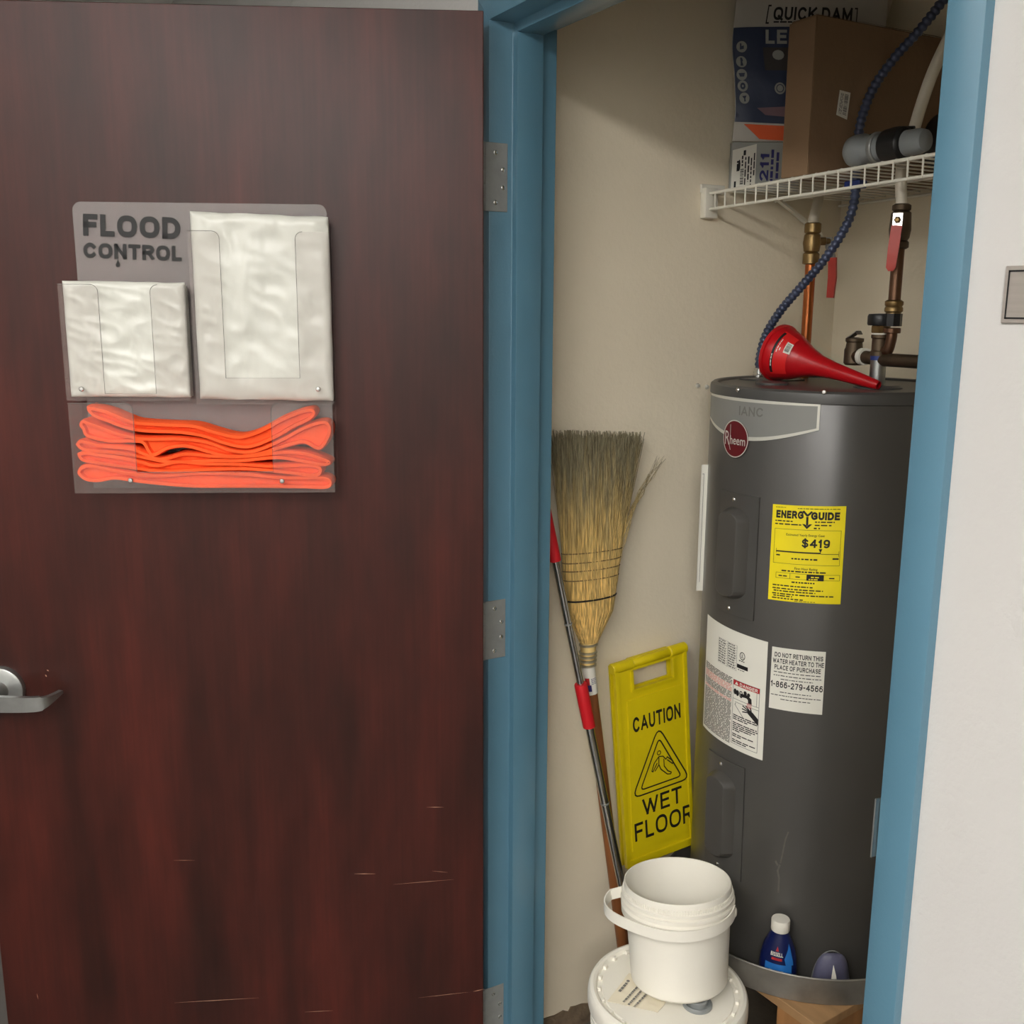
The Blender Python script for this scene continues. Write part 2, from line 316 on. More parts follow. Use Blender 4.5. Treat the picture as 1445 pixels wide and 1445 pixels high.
def block(mb, mp, s, u0, u1, v0, v1, t=.18, d=.0006, rot=0, gap=.16, shear=0):   # plain sans capitals: t = stroke / cap height
    h = t/2; x = 0; V = []; Fc = []
    for ch in s:
        if ch == ' ': x += .36; continue
        w_, st = GLYPH[ch]; iw = max(.0, w_-t*.55)
        st2 = []
        for sk_ in st:                   # break open strokes at sharp corners so each limb keeps its full weight
            if isinstance(sk_, tuple): st2.append(sk_); continue
            cur = [sk_[0]]
            for i_ in range(1, len(sk_)):
                cur.append(sk_[i_])
                if i_ < len(sk_)-1:
                    a_, b_, c_ = sk_[i_-1:i_+2]; d0 = Vector(((b_[0]-a_[0])*iw, b_[1]-a_[1])).normalized(); d1 = Vector(((c_[0]-b_[0])*iw, c_[1]-b_[1])).normalized()
                    if d0.dot(d1) < -.15: st2.append(cur); cur = [sk_[i_]]
            st2.append(cur)
        for sk_ in st2:
            cl = isinstance(sk_, tuple); pp_ = sk_[0] if cl else sk_
            pp_ = [(x+h+a*iw, h+b*(1-t)) for a, b in pp_]
            if not cl:      # square the free ends that sit on the box edge
                def ext(p, q_, ref):
                    dx, dy = p[0]-q_[0], p[1]-q_[1]; L = math.hypot(dx, dy) or 1; return (p[0]+dx/L*h, p[1]+dy/L*h)
                pp_[0] = ext(pp_[0], pp_[1], 0); pp_[-1] = ext(pp_[-1], pp_[-2], 0)
            vs, fs = ribbon(pp_, h, cl); o = len(V); V += vs; Fc += [tuple(i+o for i in f) for f in fs]
        x += iw+t+gap
    W_ = x-gap; out = []
    for p in V:
        py_ = min(1.12, max(-.12, p.y)) if '$' in s or 'Q' in s else min(1, max(0, p.y)); a, b = p.x/W_+shear*(py_-.5), py_
        if rot == 90: a, b = 1-b, a
        out.append(mp(u0+(u1-u0)*a, v1+(v0-v1)*b, d))
    mb.add(out, Fc)
def rect(mb, mp, u0, u1, v0, v1, d=.0005, n=1):
    mb.grid(lambda a, b: mp(u0+(u1-u0)*a, v0+(v1-v0)*b, d), n, 1)
def frame_line(mb, mp, u0, u1, v0, v1, tu, tv, d=.0005, n=6):
    rect(mb, mp, u0, u1, v0, v0+tv, d, n); rect(mb, mp, u0, u1, v1-tv, v1, d, n); rect(mb, mp, u0, u0+tu, v0, v1, d); rect(mb, mp, u1-tu, u1, v0, v1, d)
RNG = random.Random(7)
def words(mb, mp, u0, u1, v, h, wl=.05, d=.0005, gap=.35):  # a line of illegibly fine print
    u = u0
    while u < u1-.01:
        e = min(u1, u+wl*RNG.uniform(.4, 1.6)); n = max(1, int((e-u)/.1)); rect(mb, mp, u, e, v, v+h, d, n); u = e+wl*gap*RNG.uniform(.5, 1)
def barcode(mb, mp, u0, u1, v0, v1, n=26, d=.0006, rot=False):
    for k in range(n):
        if rot: a = v0+(v1-v0)*k/n; rect(mb, mp, u0, u1, a, a+(v1-v0)/n*RNG.choice((.3, .5, .75)), d)
        else: a = u0+(u1-u0)*k/n; rect(mb, mp, a, a+(u1-u0)/n*RNG.choice((.3, .5, .75)), v0, v1, d)
def disc(mb, mp, u, v, ru, rv, d=.0006, n=20, inner=0):
    if inner:
        vs = [mp(u+ru*k*math.cos(2*PI*i/n), v+rv*k*math.sin(2*PI*i/n), d) for i in range(n) for k in (1, inner)]
        mb.add(vs, [(2*i, 2*((i+1) % n), 2*((i+1) % n)+1, 2*i+1) for i in range(n)])
    else: mb.add([mp(u+ru*math.cos(2*PI*i/n), v+rv*math.sin(2*PI*i/n), d) for i in range(n)], [tuple(range(n))])
def poly(mb, mp, pts, d=.0006): mb.add([mp(u, v, d) for u, v in pts], [tuple(range(len(pts)))])
def stroke(mb, mp, pts, w, asp=1, d=.0006, closed=False):        # drawn line of constant width, asp = u-scale / v-scale
    n = len(pts)
    for i in range(n if closed else n-1):
        (a, b), (c, e) = pts[i], pts[(i+1) % n]; du, dv = (c-a)*asp, e-b; L = math.hypot(du, dv) or 1; nu, nv = -dv/L*w/asp, du/L*w
        xu, xv = du/L*w*.5/asp, dv/L*w*.5
        mb.add([mp(a-xu+nu, b-xv+nv, d), mp(c+xu+nu, e+xv+nv, d), mp(c+xu-nu, e+xv-nv, d), mp(a-xu-nu, b-xv-nv, d)], [(0, 1, 2, 3)])
def quadmap(TL, TR, BL, BR, inv=None):   # bilinear flat map, d along the normal toward the viewer side
    TL, TR, BL, BR = map(Vector, (TL, TR, BL, BR)); n = (BL-TL).cross(TR-TL).normalized()
    def f(u, v, d=0): return TL*(1-u)*(1-v)+TR*u*(1-v)+BL*(1-u)*v+BR*u*v+n*d
    return f
def local(root, fn):                         # world map -> root's local space
    bpy.context.view_layer.update(); I = root.matrix_world.inverted()
    return lambda *a: I @ fn(*a)

# ------------------------------------------------------------------ the setting
H, W, FW = 2.1337, .9201, .0431
WX, BY = -.14, .996                       # closet's side wall and back wall
struct('floor', MB().box(-3, 4.6, -2.6, .06, -.1, 0), 'floor', 'dark grey vinyl floor of the hallway', 'floor')
struct('floor_closet', MB().box(-.26, 1.3, .06, 1.12, -.1, 0), 'concrete', 'dirty bare floor inside the utility closet', 'floor')
wf = MB(); y0, y1 = .012, .123
for a in ((-3, -.03, 0, 2.75), (W+.03, 4.6, 0, 2.75), (-.03, W+.03, H+.03, 2.75)): wf.box(a[0], a[1], y0, y1, a[2], a[3])
struct('wall_front', wf, 'wall', 'off-white painted hallway wall around the closet doorway', 'wall')
struct('wall_back', MB().box(-3, 4.6, -2.7, -2.6, 0, 2.75), 'wall', 'off-white hallway wall opposite the closet', 'wall')
struct('wall_left', MB().box(-3.1, -3, -2.6, .012, 0, 2.75), 'wall', 'off-white end wall of the hallway beyond the open door', 'wall')
struct('wall_right', MB().box(4.6, 4.7, -2.6, .012, 0, 2.75), 'wall', 'off-white end wall of the hallway on the strike side', 'wall')
struct('ceiling', MB().box(-3.1, 4.7, -2.7, .123, 2.75, 2.85), 'ceil', 'white hallway ceiling', 'ceiling')
struct('wall_closet_left', MB().box(WX-.1, WX, .123, BY+.1, 0, 2.75), 'closet', 'beige closet side wall behind the broom', 'wall')
struct('wall_closet_back', MB().box(WX, 1.2, BY, BY+.1, 0, 2.75), 'closet', 'beige closet back wall behind the water heater', 'wall')
struct('wall_closet_right', MB().box(1.1, 1.2, .123, BY, 0, 2.75), 'closet', 'beige closet side wall on the strike side', 'wall')
struct('ceiling_closet', MB().box(WX-.1, 1.2, .123, BY+.1, 2.75, 2.85), 'closet', 'beige closet ceiling', 'ceiling')
# torn base residue along the side wall
pts = []; rr = random.Random(3); y = .135
while y < .99:
    pts.append((y, .050+rr.uniform(-.008, .010))); y += rr.uniform(.006, .02)
struct('baseboard_left', MB().prism([(.135, 0)]+pts+[(.99, .05), (.99, 0)], lambda a, b, d: (WX+d, a, b), 0, .004), 'base', 'torn brown strip left where the wall base was pulled off', 'baseboard')
# door frame
fr = thing('trim_1', 'blue painted steel door frame around the closet opening', 'door frame', kind='structure')
rb, b2, b3 = .0464, .0984, .1354
prof = [(FW, .03), (FW, .003), (FW-.0008, .0008), (FW-.003, 0), (.002, 0), (.0006, .0006), (0, .002), (0, rb-.002), (-.0008, rb-.0006), (-.002, rb), (-.0135, rb), (-.0153, rb+.0007), (-.0159, rb+.0025),
        (-.0159, b2-.002), (-.0153, b2-.0006), (-.0135, b2), (0, b2), (0, b3-.002), (.002, b3), (FW, b3), (FW, b3-.03), (.0285, b3-.03), (.0285, .03)]
n = len(prof)
def member(fa, fb, name):
    vs = [fa(a, y) for a, y in prof]+[fb(a, y) for a, y in prof]
    return MB().add(vs, [(i, (i+1) % n, n+(i+1) % n, n+i) for i in range(n)]+[tuple(range(n))[::-1], tuple(range(n, 2*n))]).build(name, 'blue', fr, 30)
g = .0003
member(lambda a, y: (-a, y, 0), lambda a, y: (-a, y, H+a-g), 'jamb')
member(lambda a, y: (W+a, y, 0), lambda a, y: (W+a, y, H+a-g), 'jamb')
member(lambda a, y: (-a+g, y, H+a), lambda a, y: (W+a-g, y, H+a), 'head')
# hinges on the jamb
for zc in (1.881, 1.062, .243):
    hb = MB().rbox(-.001, .0012, -.008, .0362, zc-.0572, zc+.0572, .0006, 1)
    for k in range(5):
        z0 = zc-.0572+k*.02287; hb.lathe([(.0062, z0+.0004), (.0066, z0+.001), (.0066, z0+.0219), (.0062, z0+.0225)], 14, T(-.002, -.0125, 0))
    hg = hb.build('hinge', 'dull', fr)
    for dy, dz in ((.0125, .041), (.0275, .0135), (.0275, -.0165), (.0125, -.042)):
        sc = MB().lathe([(.0041, 0), (.0041, .0004), (.0028, .0010), (.0012, .0006), (0.0003, .0003)], 14, T(.0012, dy, zc+dz) @ RY(PI/2)); sc.build('screw', 'screw', hg)
# strike lip
sp = MB(); lp = [(W-.0005, .03), (W-.0010, .004), (W-.0014, -.001), (W-.0020, -.0035), (W-.0014, -.0055)]
sp.strap([Vector((a, b, 1.0985)) for a, b in lp], .070, .0016, lambda i: (0, 0, 1)); sp.build('strike_plate', 'steel', fr)
# ------------------------------------------------------------------ the open door
AL = math.radians(116); E_ = Vector((math.cos(AL), -math.sin(AL), 0)); NN = Vector((math.sin(AL), math.cos(AL), 0))
DO = Vector((0, -.010, 0))+NN*.052+E_*.002; DR = PI-AL          # local x: toward the hinge, local -y: out of the door face
door = thing('door_1', 'dark mahogany veneer flush door standing open', 'door', DO, DR, kind='structure')
DW = .918
MB().rbox(-DW, 0, 0, .0444, .012, 2.1325, .0012, 1).build('door_leaf', 'door', door, 30)
def dl(px, off=0):                          # photo pixel -> door-local point at a real stand-off
    p = hit(px, DO+NN*off, NN)-DO; return Vector((-(p.dot(E_)), -off, p.z))
dm = lambda off: (lambda px: dl(px, off))
# lever
lv = MB(); c0 = dl((0, 972), 0); cx, cz = c0.x+.002, c0.z
hd = thing('h', '', None); bpy.data.objects.remove(hd)
rose = MB().lathe([(.0435, 0), (.0435, .006), (.0415, .0095), (.038, .011), (.018, .0125), (.015, .016), (.0135, .03), (.0135, .052), (.012, .054)], 48, T(cx, 0, cz) @ RX(PI/2))
ho = rose.build('door_handle', 'steel', door)
pth = cat([(cx-.012, -.056, cz-.004), (cx+.02, -.060, cz-.005), (cx+.06, -.061, cz-.006), (cx+.085, -.060, cz-.006), (cx+.096, -.054, cz-.005), (cx+.104, -.040, cz-.003), (cx+.112, -.018, cz)], 6)
wd = [(.030-.008*(i/(len(pth)-1))) if i < 22 else max(.006, .0235-.0012*(i-21)) for i in range(len(pth))]
lv.strap(pth, wd, .009, lambda i: (0, 0, 1)); lv.lathe([(.0165, 0), (.0175, .002), (.0175, .010), (.0165, .012)], 24, T(cx, -.052, cz-.004) @ RX(PI/2)); lv.build('lever', 'steel', ho)
# wear marks on the veneer and a thin pale sliver at the lowest hinge
for px0, px1, wpx in (((500, 1233), (530, 1233), 1.2), ((555, 1248), (640, 1241), .7), ((246, 1415), (365, 1408), .9), ((245, 1214), (275, 1214), .7), ((602, 1139), (626, 1139), .9), ((64, 952), (66, 955), 2), ((66, 945), (69, 947), 2), ((430, 1428), (470, 1426), .8), ((610, 1229), (632, 1231), .7), ((668, 1399), (682, 1396), 1.4), ((52, 1402), (54, 1410), .8), ((590, 1408), (660, 1400), .6)):
    a, b = dl(px0), dl(px1); t = (b-a).normalized(); q = Vector((-t.z, 0, t.x))*wpx/1640
    MB().add([a+q*.2+Vector((0, -.0002, 0)), a-q*.2+Vector((0, -.0002, 0)), (a+b)/2-q+Vector((0, -.0002, 0)), b-q*.2+Vector((0, -.0002, 0)), b+q*.2+Vector((0, -.0002, 0)), (a+b)/2+q+Vector((0, -.0002, 0))], [(0, 1, 2, 3, 4, 5)]).build('scratch_sliver', 'scratch_sliver', door, 0)
# ------------------------------------------------------------------ acrylic holder
hold = thing('wall_pocket_holder', 'clear acrylic holder lettered FLOOD CONTROL screwed to the door', 'holder', DO, DR)
def rrect(x0, x1, z0, z1, r, n=6, corners=(1, 1, 1, 1)):      # bl br tr tl
    out = []
    for (cx_, cz_, a0), on in zip(((x0+r, z0+r, PI), (x1-r, z0+r, 1.5*PI), (x1-r, z1-r, 0), (x0+r, z1-r, .5*PI)), corners):
        if on: out += [(cx_+r*math.cos(a0+k/n*PI/2), cz_+r*math.sin(a0+k/n*PI/2)) for k in range(n+1)]
        else: out.append((cx_+r*(-1 if a0 in (PI, .5*PI) else 1), cz_+r*(-1 if a0 in (PI, 1.5*PI) else 1)))
    return out
XZ = lambda a, b, d: (a, -d, b)
a, b, c, d_ = dl((101, 279), .002), dl((463, 294), .002), dl((107, 690), .004), dl((470, 693), .004)
X0, X1, ZT, ZB = a.x, (b.x+d_.x)/2, (a.z+b.z)/2, (c.z+d_.z)/2+.004
HX0 = dl((103, 620), .05).x; HX1 = dl((471, 620), .05).x
MB().prism(rrect(X0, X1, ZB, ZT, .014, corners=(0, 0, 1, 1)), XZ, .0005, .0035).build('back_panel', 'acryl', hold, 20)
def pocket(x0, x1, z0, z1, flangeL, flangeR, bar, off, name):
    r = .012
    out = [(x0, z0), (x1, z0), (x1, z1)]
    k = 5
    out += [(x1-flangeR+r-r*math.sin(i/k*PI/2), z1-r+r*math.cos(i/k*PI/2)) for i in range(k+1)]
    out += [(x1-flangeR, z0+bar), (x0+flangeL, z0+bar)]
    out += [(x0+flangeL-r+r*math.cos(i/k*PI/2), z1-r+r*math.sin(i/k*PI/2)) for i in range(k+1)]
    out += [(x0, z1)]
    p = MB().prism(out, XZ, off, off+.003)
    p.box(x0, x0+.002, -off, -.0035, z0, z1); p.box(x1-.002, x1, -off, -.0035, z0, z1); p.box(x0, x1, -off, -.0035, z0, z0+.0025)
    po_ = p.build(name, 'acrylf', hold, 20); sl_ = [Vector((a_, -off-.003, b_)) for a_, b_ in out[3:]]; MB().tube(sl_, .0006, 5).build('polished_edge', 'acryle', po_); return po_
P1 = [dl(q, .035) for q in ((88, 401), (266, 563), (97, 563))]; P2 = [dl(q, .035) for q in ((271, 326), (469, 567), (276, 567))]; P3 = [dl(q, .055) for q in ((100, 567), (473, 694), (107, 693))]
BAGS = [((88, 396), (262, 399), (98, 560), (266, 561)), ((272, 298), (464, 306), (277, 563), (468, 566))]
def bagquad(q):                          # square-cornered in the door plane
    q = [dl(p, .032) for p in q]; xl, xr = (q[0].x+q[2].x)/2, (q[1].x+q[3].x)/2
    return [Vector((xl if i in (0, 2) else xr, v.y, v.z)) for i, v in enumerate(q)]
BQ = [bagquad(q) for q in BAGS]; PB = [(min(v.x for v in q)-.0027, max(v.x for v in q)+.0027, min(v.z for v in q)-.0045) for q in BQ]
pocket(PB[0][0], PB[0][1], PB[0][2], P1[0].z, .064, .055, .012, .0415, 'pocket')
pocket(PB[1][0], PB[1][1], PB[1][2], P2[0].z, .051, .055, .044, .0415, 'pocket')
pocket(P3[2].x, P3[1].x, P3[1].z, P3[0].z-.002, .105, .102, .036, .058, 'pocket')
for px, off in (((115, 549), .0455), ((449, 549), .0455), ((184, 678), .062), ((398, 679), .062)):
    q = dl(px, off); MB().lathe([(.0042, 0), (.0042, .0014), (.003, .0026), (.001, .0028)], 14, T(q.x, -off+.001, q.z) @ RX(PI/2)).build('screw', 'screw', hold)
tm = MB(); fm = local(hold, quadmap(*[hit(q, DO+NN*.0036, NN) for q in ((117, 300), (257, 306), (118, 370), (258, 375))]))
block(tm, fm, 'FLOOD', 0, .98, .02, .46, .25, gap=.13); block(tm, fm, 'CONTROL', 0, .99, .60, .91, .25, gap=.13)
disc(tm, fm, .345, 1.03, .022, .045); poly(tm, fm, [(.325, 1.02), (.347, .92), (.365, 1.02)]); tm.build('lettering', 'ink', hold, 0)
# folded white bags
def bagthing(name, label, TL, TR, BL, BR, seed):
    root = thing(name, label, 'bag', DO, DR, 'folded white bags in the door holder')
    for k in range(3):
        off = .006+k*.0095; sh = (2-k)
        q = bagquad((TL, TR, BL, BR))
        q = [v+Vector(((-.0004*sh if i in (1, 3) else .0012*sh), 0, (-.0035*sh if i < 2 else .0006*sh))) for i, v in enumerate(q)]
        def fn(u, v, d, q=q, off=off, k=k):
            p = q[0]*(1-u)*(1-v)+q[1]*u*(1-v)+q[2]*(1-u)*v+q[3]*u*v
            e = min(u, 1-u, v*1.3, (1-v))*2; pf = min(1, (max(0, e)/.10))**.5
            wr = noise.noise(Vector((u*4+seed, v*5, k)))*.0030-abs(noise.noise(Vector((u*3+v*5+seed, v*7-u*5, k))))*.0045+abs(noise.noise(Vector((u*9+seed, v*4+u*7, k))))*.0022
            return Vector((p.x+noise.noise(Vector((v*6, seed, k)))*.0006, -(off+(d*(.35+.65*pf)+wr*pf*(d > 0))), p.z+noise.noise(Vector((u*6, seed+3, k)))*.0014))
        MB().sheet(fn, 60, 70, .009).build('folded_layer', 'bag', root, 60)
    return root
bagthing('folded_plastic_bag', 'short folded white plastic bag under the word CONTROL', (88, 396), (262, 399), (98, 560), (266, 561), 2.3)
bagthing('folded_plastic_bag', 'tall folded white plastic bag beside the word FLOOD', (272, 298), (464, 306), (277, 563), (468, 566), 8.1)
# orange folded barrier
ob = thing('folded_orange_barrier', 'bright orange cloth flood barrier folded in the clear bin', 'flood barrier', DO, DR)
folds = [
 [(119,567),(145,573),(170,584),(190,591),(230,594),(270,596),(300,605),(330,613),(350,611),(375,600),(400,585),(425,574),(440,571),(444,576),(436,585),(415,596),(390,612),(360,626),(340,628),(315,622),(285,611),(250,605),(200,603),(175,598),(150,588),(128,578)],
 [(112,588),(135,597),(165,609),(200,616),(250,616),(290,621),(325,634),(355,636),(390,622),(430,599),(455,590),(465,594),(466,608),(458,625),(449,630),(430,620),(405,626),(370,638),(330,644),(300,638),(262,627),(235,630),(215,641),(207,634),(200,622),(185,619),(150,619),(120,611),(114,600),(110,594)],
 [(105,624),(112,620),(140,627),(180,631),(200,639),(225,648),(260,640),(300,643),(350,643),(400,637),(435,640),(462,650),(466,654),(455,656),(425,650),(390,645),(340,650),(300,650),(240,652),(205,646),(170,639),(130,635),(112,631)],
 [(107,640),(118,638),(135,641),(165,645),(195,652),(220,658),(250,652),(290,655),(340,656),(385,659),(430,657),(450,660),(454,667),(445,673),(410,669),(350,663),(290,664),(230,667),(190,662),(150,656),(122,651),(112,648)],
 [(110,662),(122,658),(150,664),(180,670),(220,674),(280,670),(340,671),(400,677),(450,677),(465,680),(468,687),(460,692),(430,691),(380,690),(320,690),(260,689),(200,683),(160,677),(135,681),(118,679),(108,670)]]
th = .0044
FC = [[dl(p, .053) for p in F] for F in folds]; FC = [cat([(v.x, 0, v.z) for v in c+[c[0]]], 5)[:-1] for c in FC]
fx0, fx1, fz0, fz1 = (min(v.x for c in FC for v in c), max(v.x for c in FC for v in c), min(v.z for c in FC for v in c), max(v.z for c in FC for v in c))
bx0_, bx1_, bz0_, bz1_ = P3[2].x+.002+th+.0006, P3[1].x-.002-th-.0006, P3[1].z+.0025+th+.0002, min(PB[0][2], PB[1][2])-th-.0008       # room left inside the bin
for k, C_ in enumerate(FC):
    C_ = [Vector((bx0_+(v.x-fx0)*(bx1_-bx0_)/(fx1-fx0), 0, bz0_+(v.z-fz0)*(bz1_-bz0_)/(fz1-fz0))) for v in C_]; n = len(C_)
    vs = []; nd = 5
    cen = sum((Vector(c) for c in C_), Vector())/n
    for j in range(nd+1):
        yy = -.054+.047*j/nd
        for i in range(n):
            t = (C_[(i+1) % n]-C_[i-1]).normalized(); nr = Vector((-t.z, 0, t.x))
            wv = noise.noise(Vector((C_[i].x*14, j*.5, k*3)))*.0016*(j > 0)
            edge = .55 if j == 0 else 1
            for s in (-1, 1): vs.append(Vector((C_[i].x, yy+noise.noise(Vector((C_[i].x*9, k, s)))*.0018, C_[i].z+wv))+nr*(s*th*edge))
    fs = []
    for j in range(nd):
        for i in range(n):
            i2 = (i+1) % n
            for s in (0, 1): fs.append((j*n*2+i*2+s, j*n*2+i2*2+s, (j+1)*n*2+i2*2+s, (j+1)*n*2+i*2+s))
    for j in (0, nd): fs += [(j*n*2+i*2, j*n*2+((i+1) % n)*2, j*n*2+((i+1) % n)*2+1, j*n*2+i*2+1) for i in range(n)]
    fo = MB().add(vs, fs); fo.prism([(c.x, c.z) for c in C_], lambda a, b, d: (a, -d, b), .010, .0455); fo.build('fold', 'orange', ob, 60)
# ------------------------------------------------------------------ water heater, pan, stand
HC = Vector((.164, .691, .345)); HR = .240; HH = 1.172
ht = thing('water_heater', 'tall dark grey electric water heater standing in a metal pan', 'water heater', HC)
MB().lathe([(HR-.008, 0), (HR-.002, .004), (HR, .012), (HR, HH-.028), (HR-.0015, HH-.025), (HR-.0015, HH-.022)], 96, cap=(True, True)).build('jacket', 'heater', ht)
MB().lathe([(HR+.0002, HH-.023), (HR+.002, HH-.022), (HR+.002, HH-.008), (HR+.001, HH-.004), (HR-.004, HH), (HR-.012, HH-.001), (HR-.016, HH-.005), (.002, HH-.004)], 96, cap=(True, True)).build('top_cap', 'heatertop', ht)
def cylhit(px):
    d = ray(px); o = CAM-HC; A = d.x**2+d.y**2; B = 2*(o.x*d.x+o.y*d.y); Cq = o.x**2+o.y**2-HR**2; D = B*B-4*A*Cq
    t = (-B-math.sqrt(max(D, 0)))/(2*A); p = o+d*t; return math.atan2(p.y, p.x), p.z
def cylmap(TL, TR, BL, BR):
    q = [(cylhit(p) if not isinstance(p[0], str) else p[1:]) for p in (TL, TR, BL, BR)]
    def f(u, v, d=0):
        a = q[0][0]*(1-u)*(1-v)+q[1][0]*u*(1-v)+q[2][0]*(1-u)*v+q[3][0]*u*v; z = q[0][1]*(1-u)*(1-v)+q[1][1]*u*(1-v)+q[2][1]*(1-u)*v+q[3][1]*u*v
        return Vector(((HR+d)*math.cos(a), (HR+d)*math.sin(a), z))
    return f
# screws round the cap
for px in ((1043, 550), (1163, 553)):
    a, z = cylhit(px); MB().lathe([(.0045, 0), (.0045, .0012), (.0028, .003), (.0008, .0032)], 12, look(Vector(((HR+.0028)*math.cos(a), (HR+.0028)*math.sin(a), z)), (math.cos(a), math.sin(a), 0))).build('screw', 'screw', ht)
# energy label
em = cylmap((1091.1, 711.2), (1194.3, 714.3), (1083.9, 845.1), (1185.8, 852.6))
def sheetlab(mp, name, m, parent, nu=14, nv=2, d=.0008): return MB().sheet(lambda u, v, dd: mp(u, v, dd), nu, nv, d).build(name, m, parent, 30)
el = tag(sheetlab(em, 'energy_label', 'yellowlab', ht), 'yellow energy cost label reading $419')
k = MB(); D1 = .0013
block(k, em, 'ENERG', .06, .445, .055, .135, .27, D1, gap=.10); block(k, em, 'GUIDE', .545, .925, .06, .14, .27, D1, gap=.10); stroke(k, em, [(.44, .055), (.497, .10), (.552, .06)], .0085, .55, D1)
rect(k, em, .482, .512, .11, .20, D1); poly(k, em, [(.43, .185), (.465, .185), (.497, .205), (.53, .185), (.565, .185), (.497, .235)], D1)
frame_line(k, em, .05, .955, .245, .605, .004, .003, D1)
words(k, em, .05, .20, .022, .006, .03, D1); words(k, em, .36, .94, .026, .007, .04, D1); words(k, em, .05, .30, .158, .012, .05, D1); words(k, em, .05, .42, .19, .012, .06, D1); words(k, em, .60, .86, .155, .012, .05, D1); words(k, em, .60, .82, .188, .012, .06, D1); words(k, em, .59, .67, .218, .014, .08, D1)
text(k, em, 'Estimated Yearly Energy Cost', .22, .74, .288, .318, .01, D1); block(k, em, '$419', .44, .815, .338, .424, .2, D1)
poly(k, em, [(.67, .435), (.72, .435), (.695, .475)], D1); rect(k, em, .09, .70, .472, .486, D1, 6); rect(k, em, .70, .94, .484, .489, D1, 4); rect(k, em, .085, .09, .45, .50, D1); rect(k, em, .936, .941, .455, .51, D1)
words(k, em, .09, .145, .512, .014, .06, D1); words(k, em, .86, .94, .525, .016, .1, D1); words(k, em, .31, .66, .54, .014, .06, D1)
text(k, em, 'First Hour Rating', .36, .67, .635, .668, .012, D1); words(k, em, .18, .79, .672, .014, .05, D1)
frame_line(k, em, .10, .97, .70, .76, .004, .003, D1); rect(k, em, .30, .305, .70, .76, D1); rect(k, em, .53, .76, .70, .765, D1, 3)
words(k, em, .14, .26, .728, .012, .05, D1); words(k, em, .38, .44, .728, .012, .05, D1); words(k, em, .83, .90, .728, .012, .05, D1); words(k, em, .33, .66, .785, .014, .05, D1)
for i, (e, v) in enumerate(((.62, .83), (.76, .862), (.66, .888), (.90, .918), (.35, .94), (.52, .966))): words(k, em, .06+.02*(i in (2, 4)), e, v, .012, .05, D1)
words(k, em, .38, .66, .985, .006, .05, D1)
k.build('print', 'ink', el, 0)
k = MB(); words(k, em, .59, .70, .722, .012, .05, .0017); words(k, em, .56, .68, .745, .012, .04, .0017); k.build('print', 'yellowlab', el, 0)
# service label
rm = cylmap((1090, 912), (1165.5, 920), (1085, 998), (1160, 1008.5)); rl = tag(sheetlab(rm, 'return_label', 'white', ht), 'white label with a telephone number'); k = MB()
block(k, rm, 'DO NOT RETURN THIS', .06, .96, .075, .15, .19, D1); block(k, rm, 'WATER HEATER TO THE', .03, .98, .175, .25, .19, D1); block(k, rm, 'PLACE OF PURCHASE', .07, .93, .275, .35, .19, D1); block(k, rm, '1-866-279-4566', .015, .985, .54, .64, .18, D1)
for v, a, b in ((.385, .06, .95), (.44, .06, .95), (.495, .2, .8), (.705, .2, .80), (.76, .03, .96), (.82, .22, .78)): words(k, rm, a, b, v, .012, .06, D1)
k.build('print', 'ink', rl, 0)
# rating and danger label
tanL = cylhit((989.5, 890))[0]
zt = cylhit((1084, 906)); zb = cylhit((1076, 1073)); zc = cylhit((1030, 889))[1]
LW = .178/HR
gm = cylmap(('a', zt[0]-LW, zt[1]+.008), (1084, 906), ('a', zb[0]-LW, zb[1]+.008), (1076, 1073)); gl = tag(sheetlab(gm, 'rating_label', 'white', ht, 20), 'white rating and danger label'); k = MB(); kr = MB(); kp = MB(); kw = MB()
rect(kw, gm, .30, .80, .09, .40, .0011, 8)
for i in range(11): rect(k, gm, .31, .62, .115+i*.021, .1165+i*.021, D1, 5)
for u in (.31, .47, .615): rect(k, gm, u, u+.003, .115, .33, D1)
for i in range(10): words(k, gm, .315, .44, .121+i*.021, .008, .04, D1); words(k, gm, .48, .60, .121+i*.021, .008, .03, D1)
barcode(k, gm, .66, .78, .10, .125, 20); barcode(k, gm, .46, .76, .355, .385, 34); disc(k, gm, .695, .185, .038, .034, D1, 20, .78); block(k, gm, 'UL', .677, .713, .168, .202, .2, D1)
words(k, gm, .65, .74, .225, .008, .03, D1); rect(k, gm, .625, .775, .262, .295, D1, 4); words(k, gm, .64, .74, .305, .006, .03, D1)
v = .40
while v < .965:
    (kp if .46 < v < .50 or .56 < v < .60 else k if RNG.random() < .85 else kp)
    tgt = kp if (.455 < v < .52 or .575 < v < .60) else k
    words(tgt, gm, .03, .565, v, .0065, .07, D1, .2); v += .0125
frame_line(k, gm, .585, .935, .405, .955, .004, .003, D1); rect(kr, gm, .588, .932, .408, .45, D1, 8)
poly(kw, gm, [(.61, .442), (.635, .414), (.66, .442)], .0017); block(kw, gm, 'DANGER', .68, .91, .415, .444, .2, .0017)
rect(k, gm, .59, .93, .565, .568, D1, 6); rect(k, gm, .90, .904, .45, .565, D1); stroke(k, gm, [(.63, .60), (.62, .615), (.74, .70)], .002, .6, D1); rect(k, gm, .62, .93, .59, .593, D1, 6)
for u, v in ((.615, .505), (.65, .51)): disc(k, gm, u, v, .022, .026, D1, 10)
disc(k, gm, .70, .51, .026, .030, D1, 14, .7); disc(k, gm, .755, .485, .022, .018, D1, 10); disc(k, gm, .80, .49, .020, .016, D1, 10); stroke(k, gm, [(.70, .515), (.78, .51), (.815, .525), (.82, .555)], .014, .6, D1)
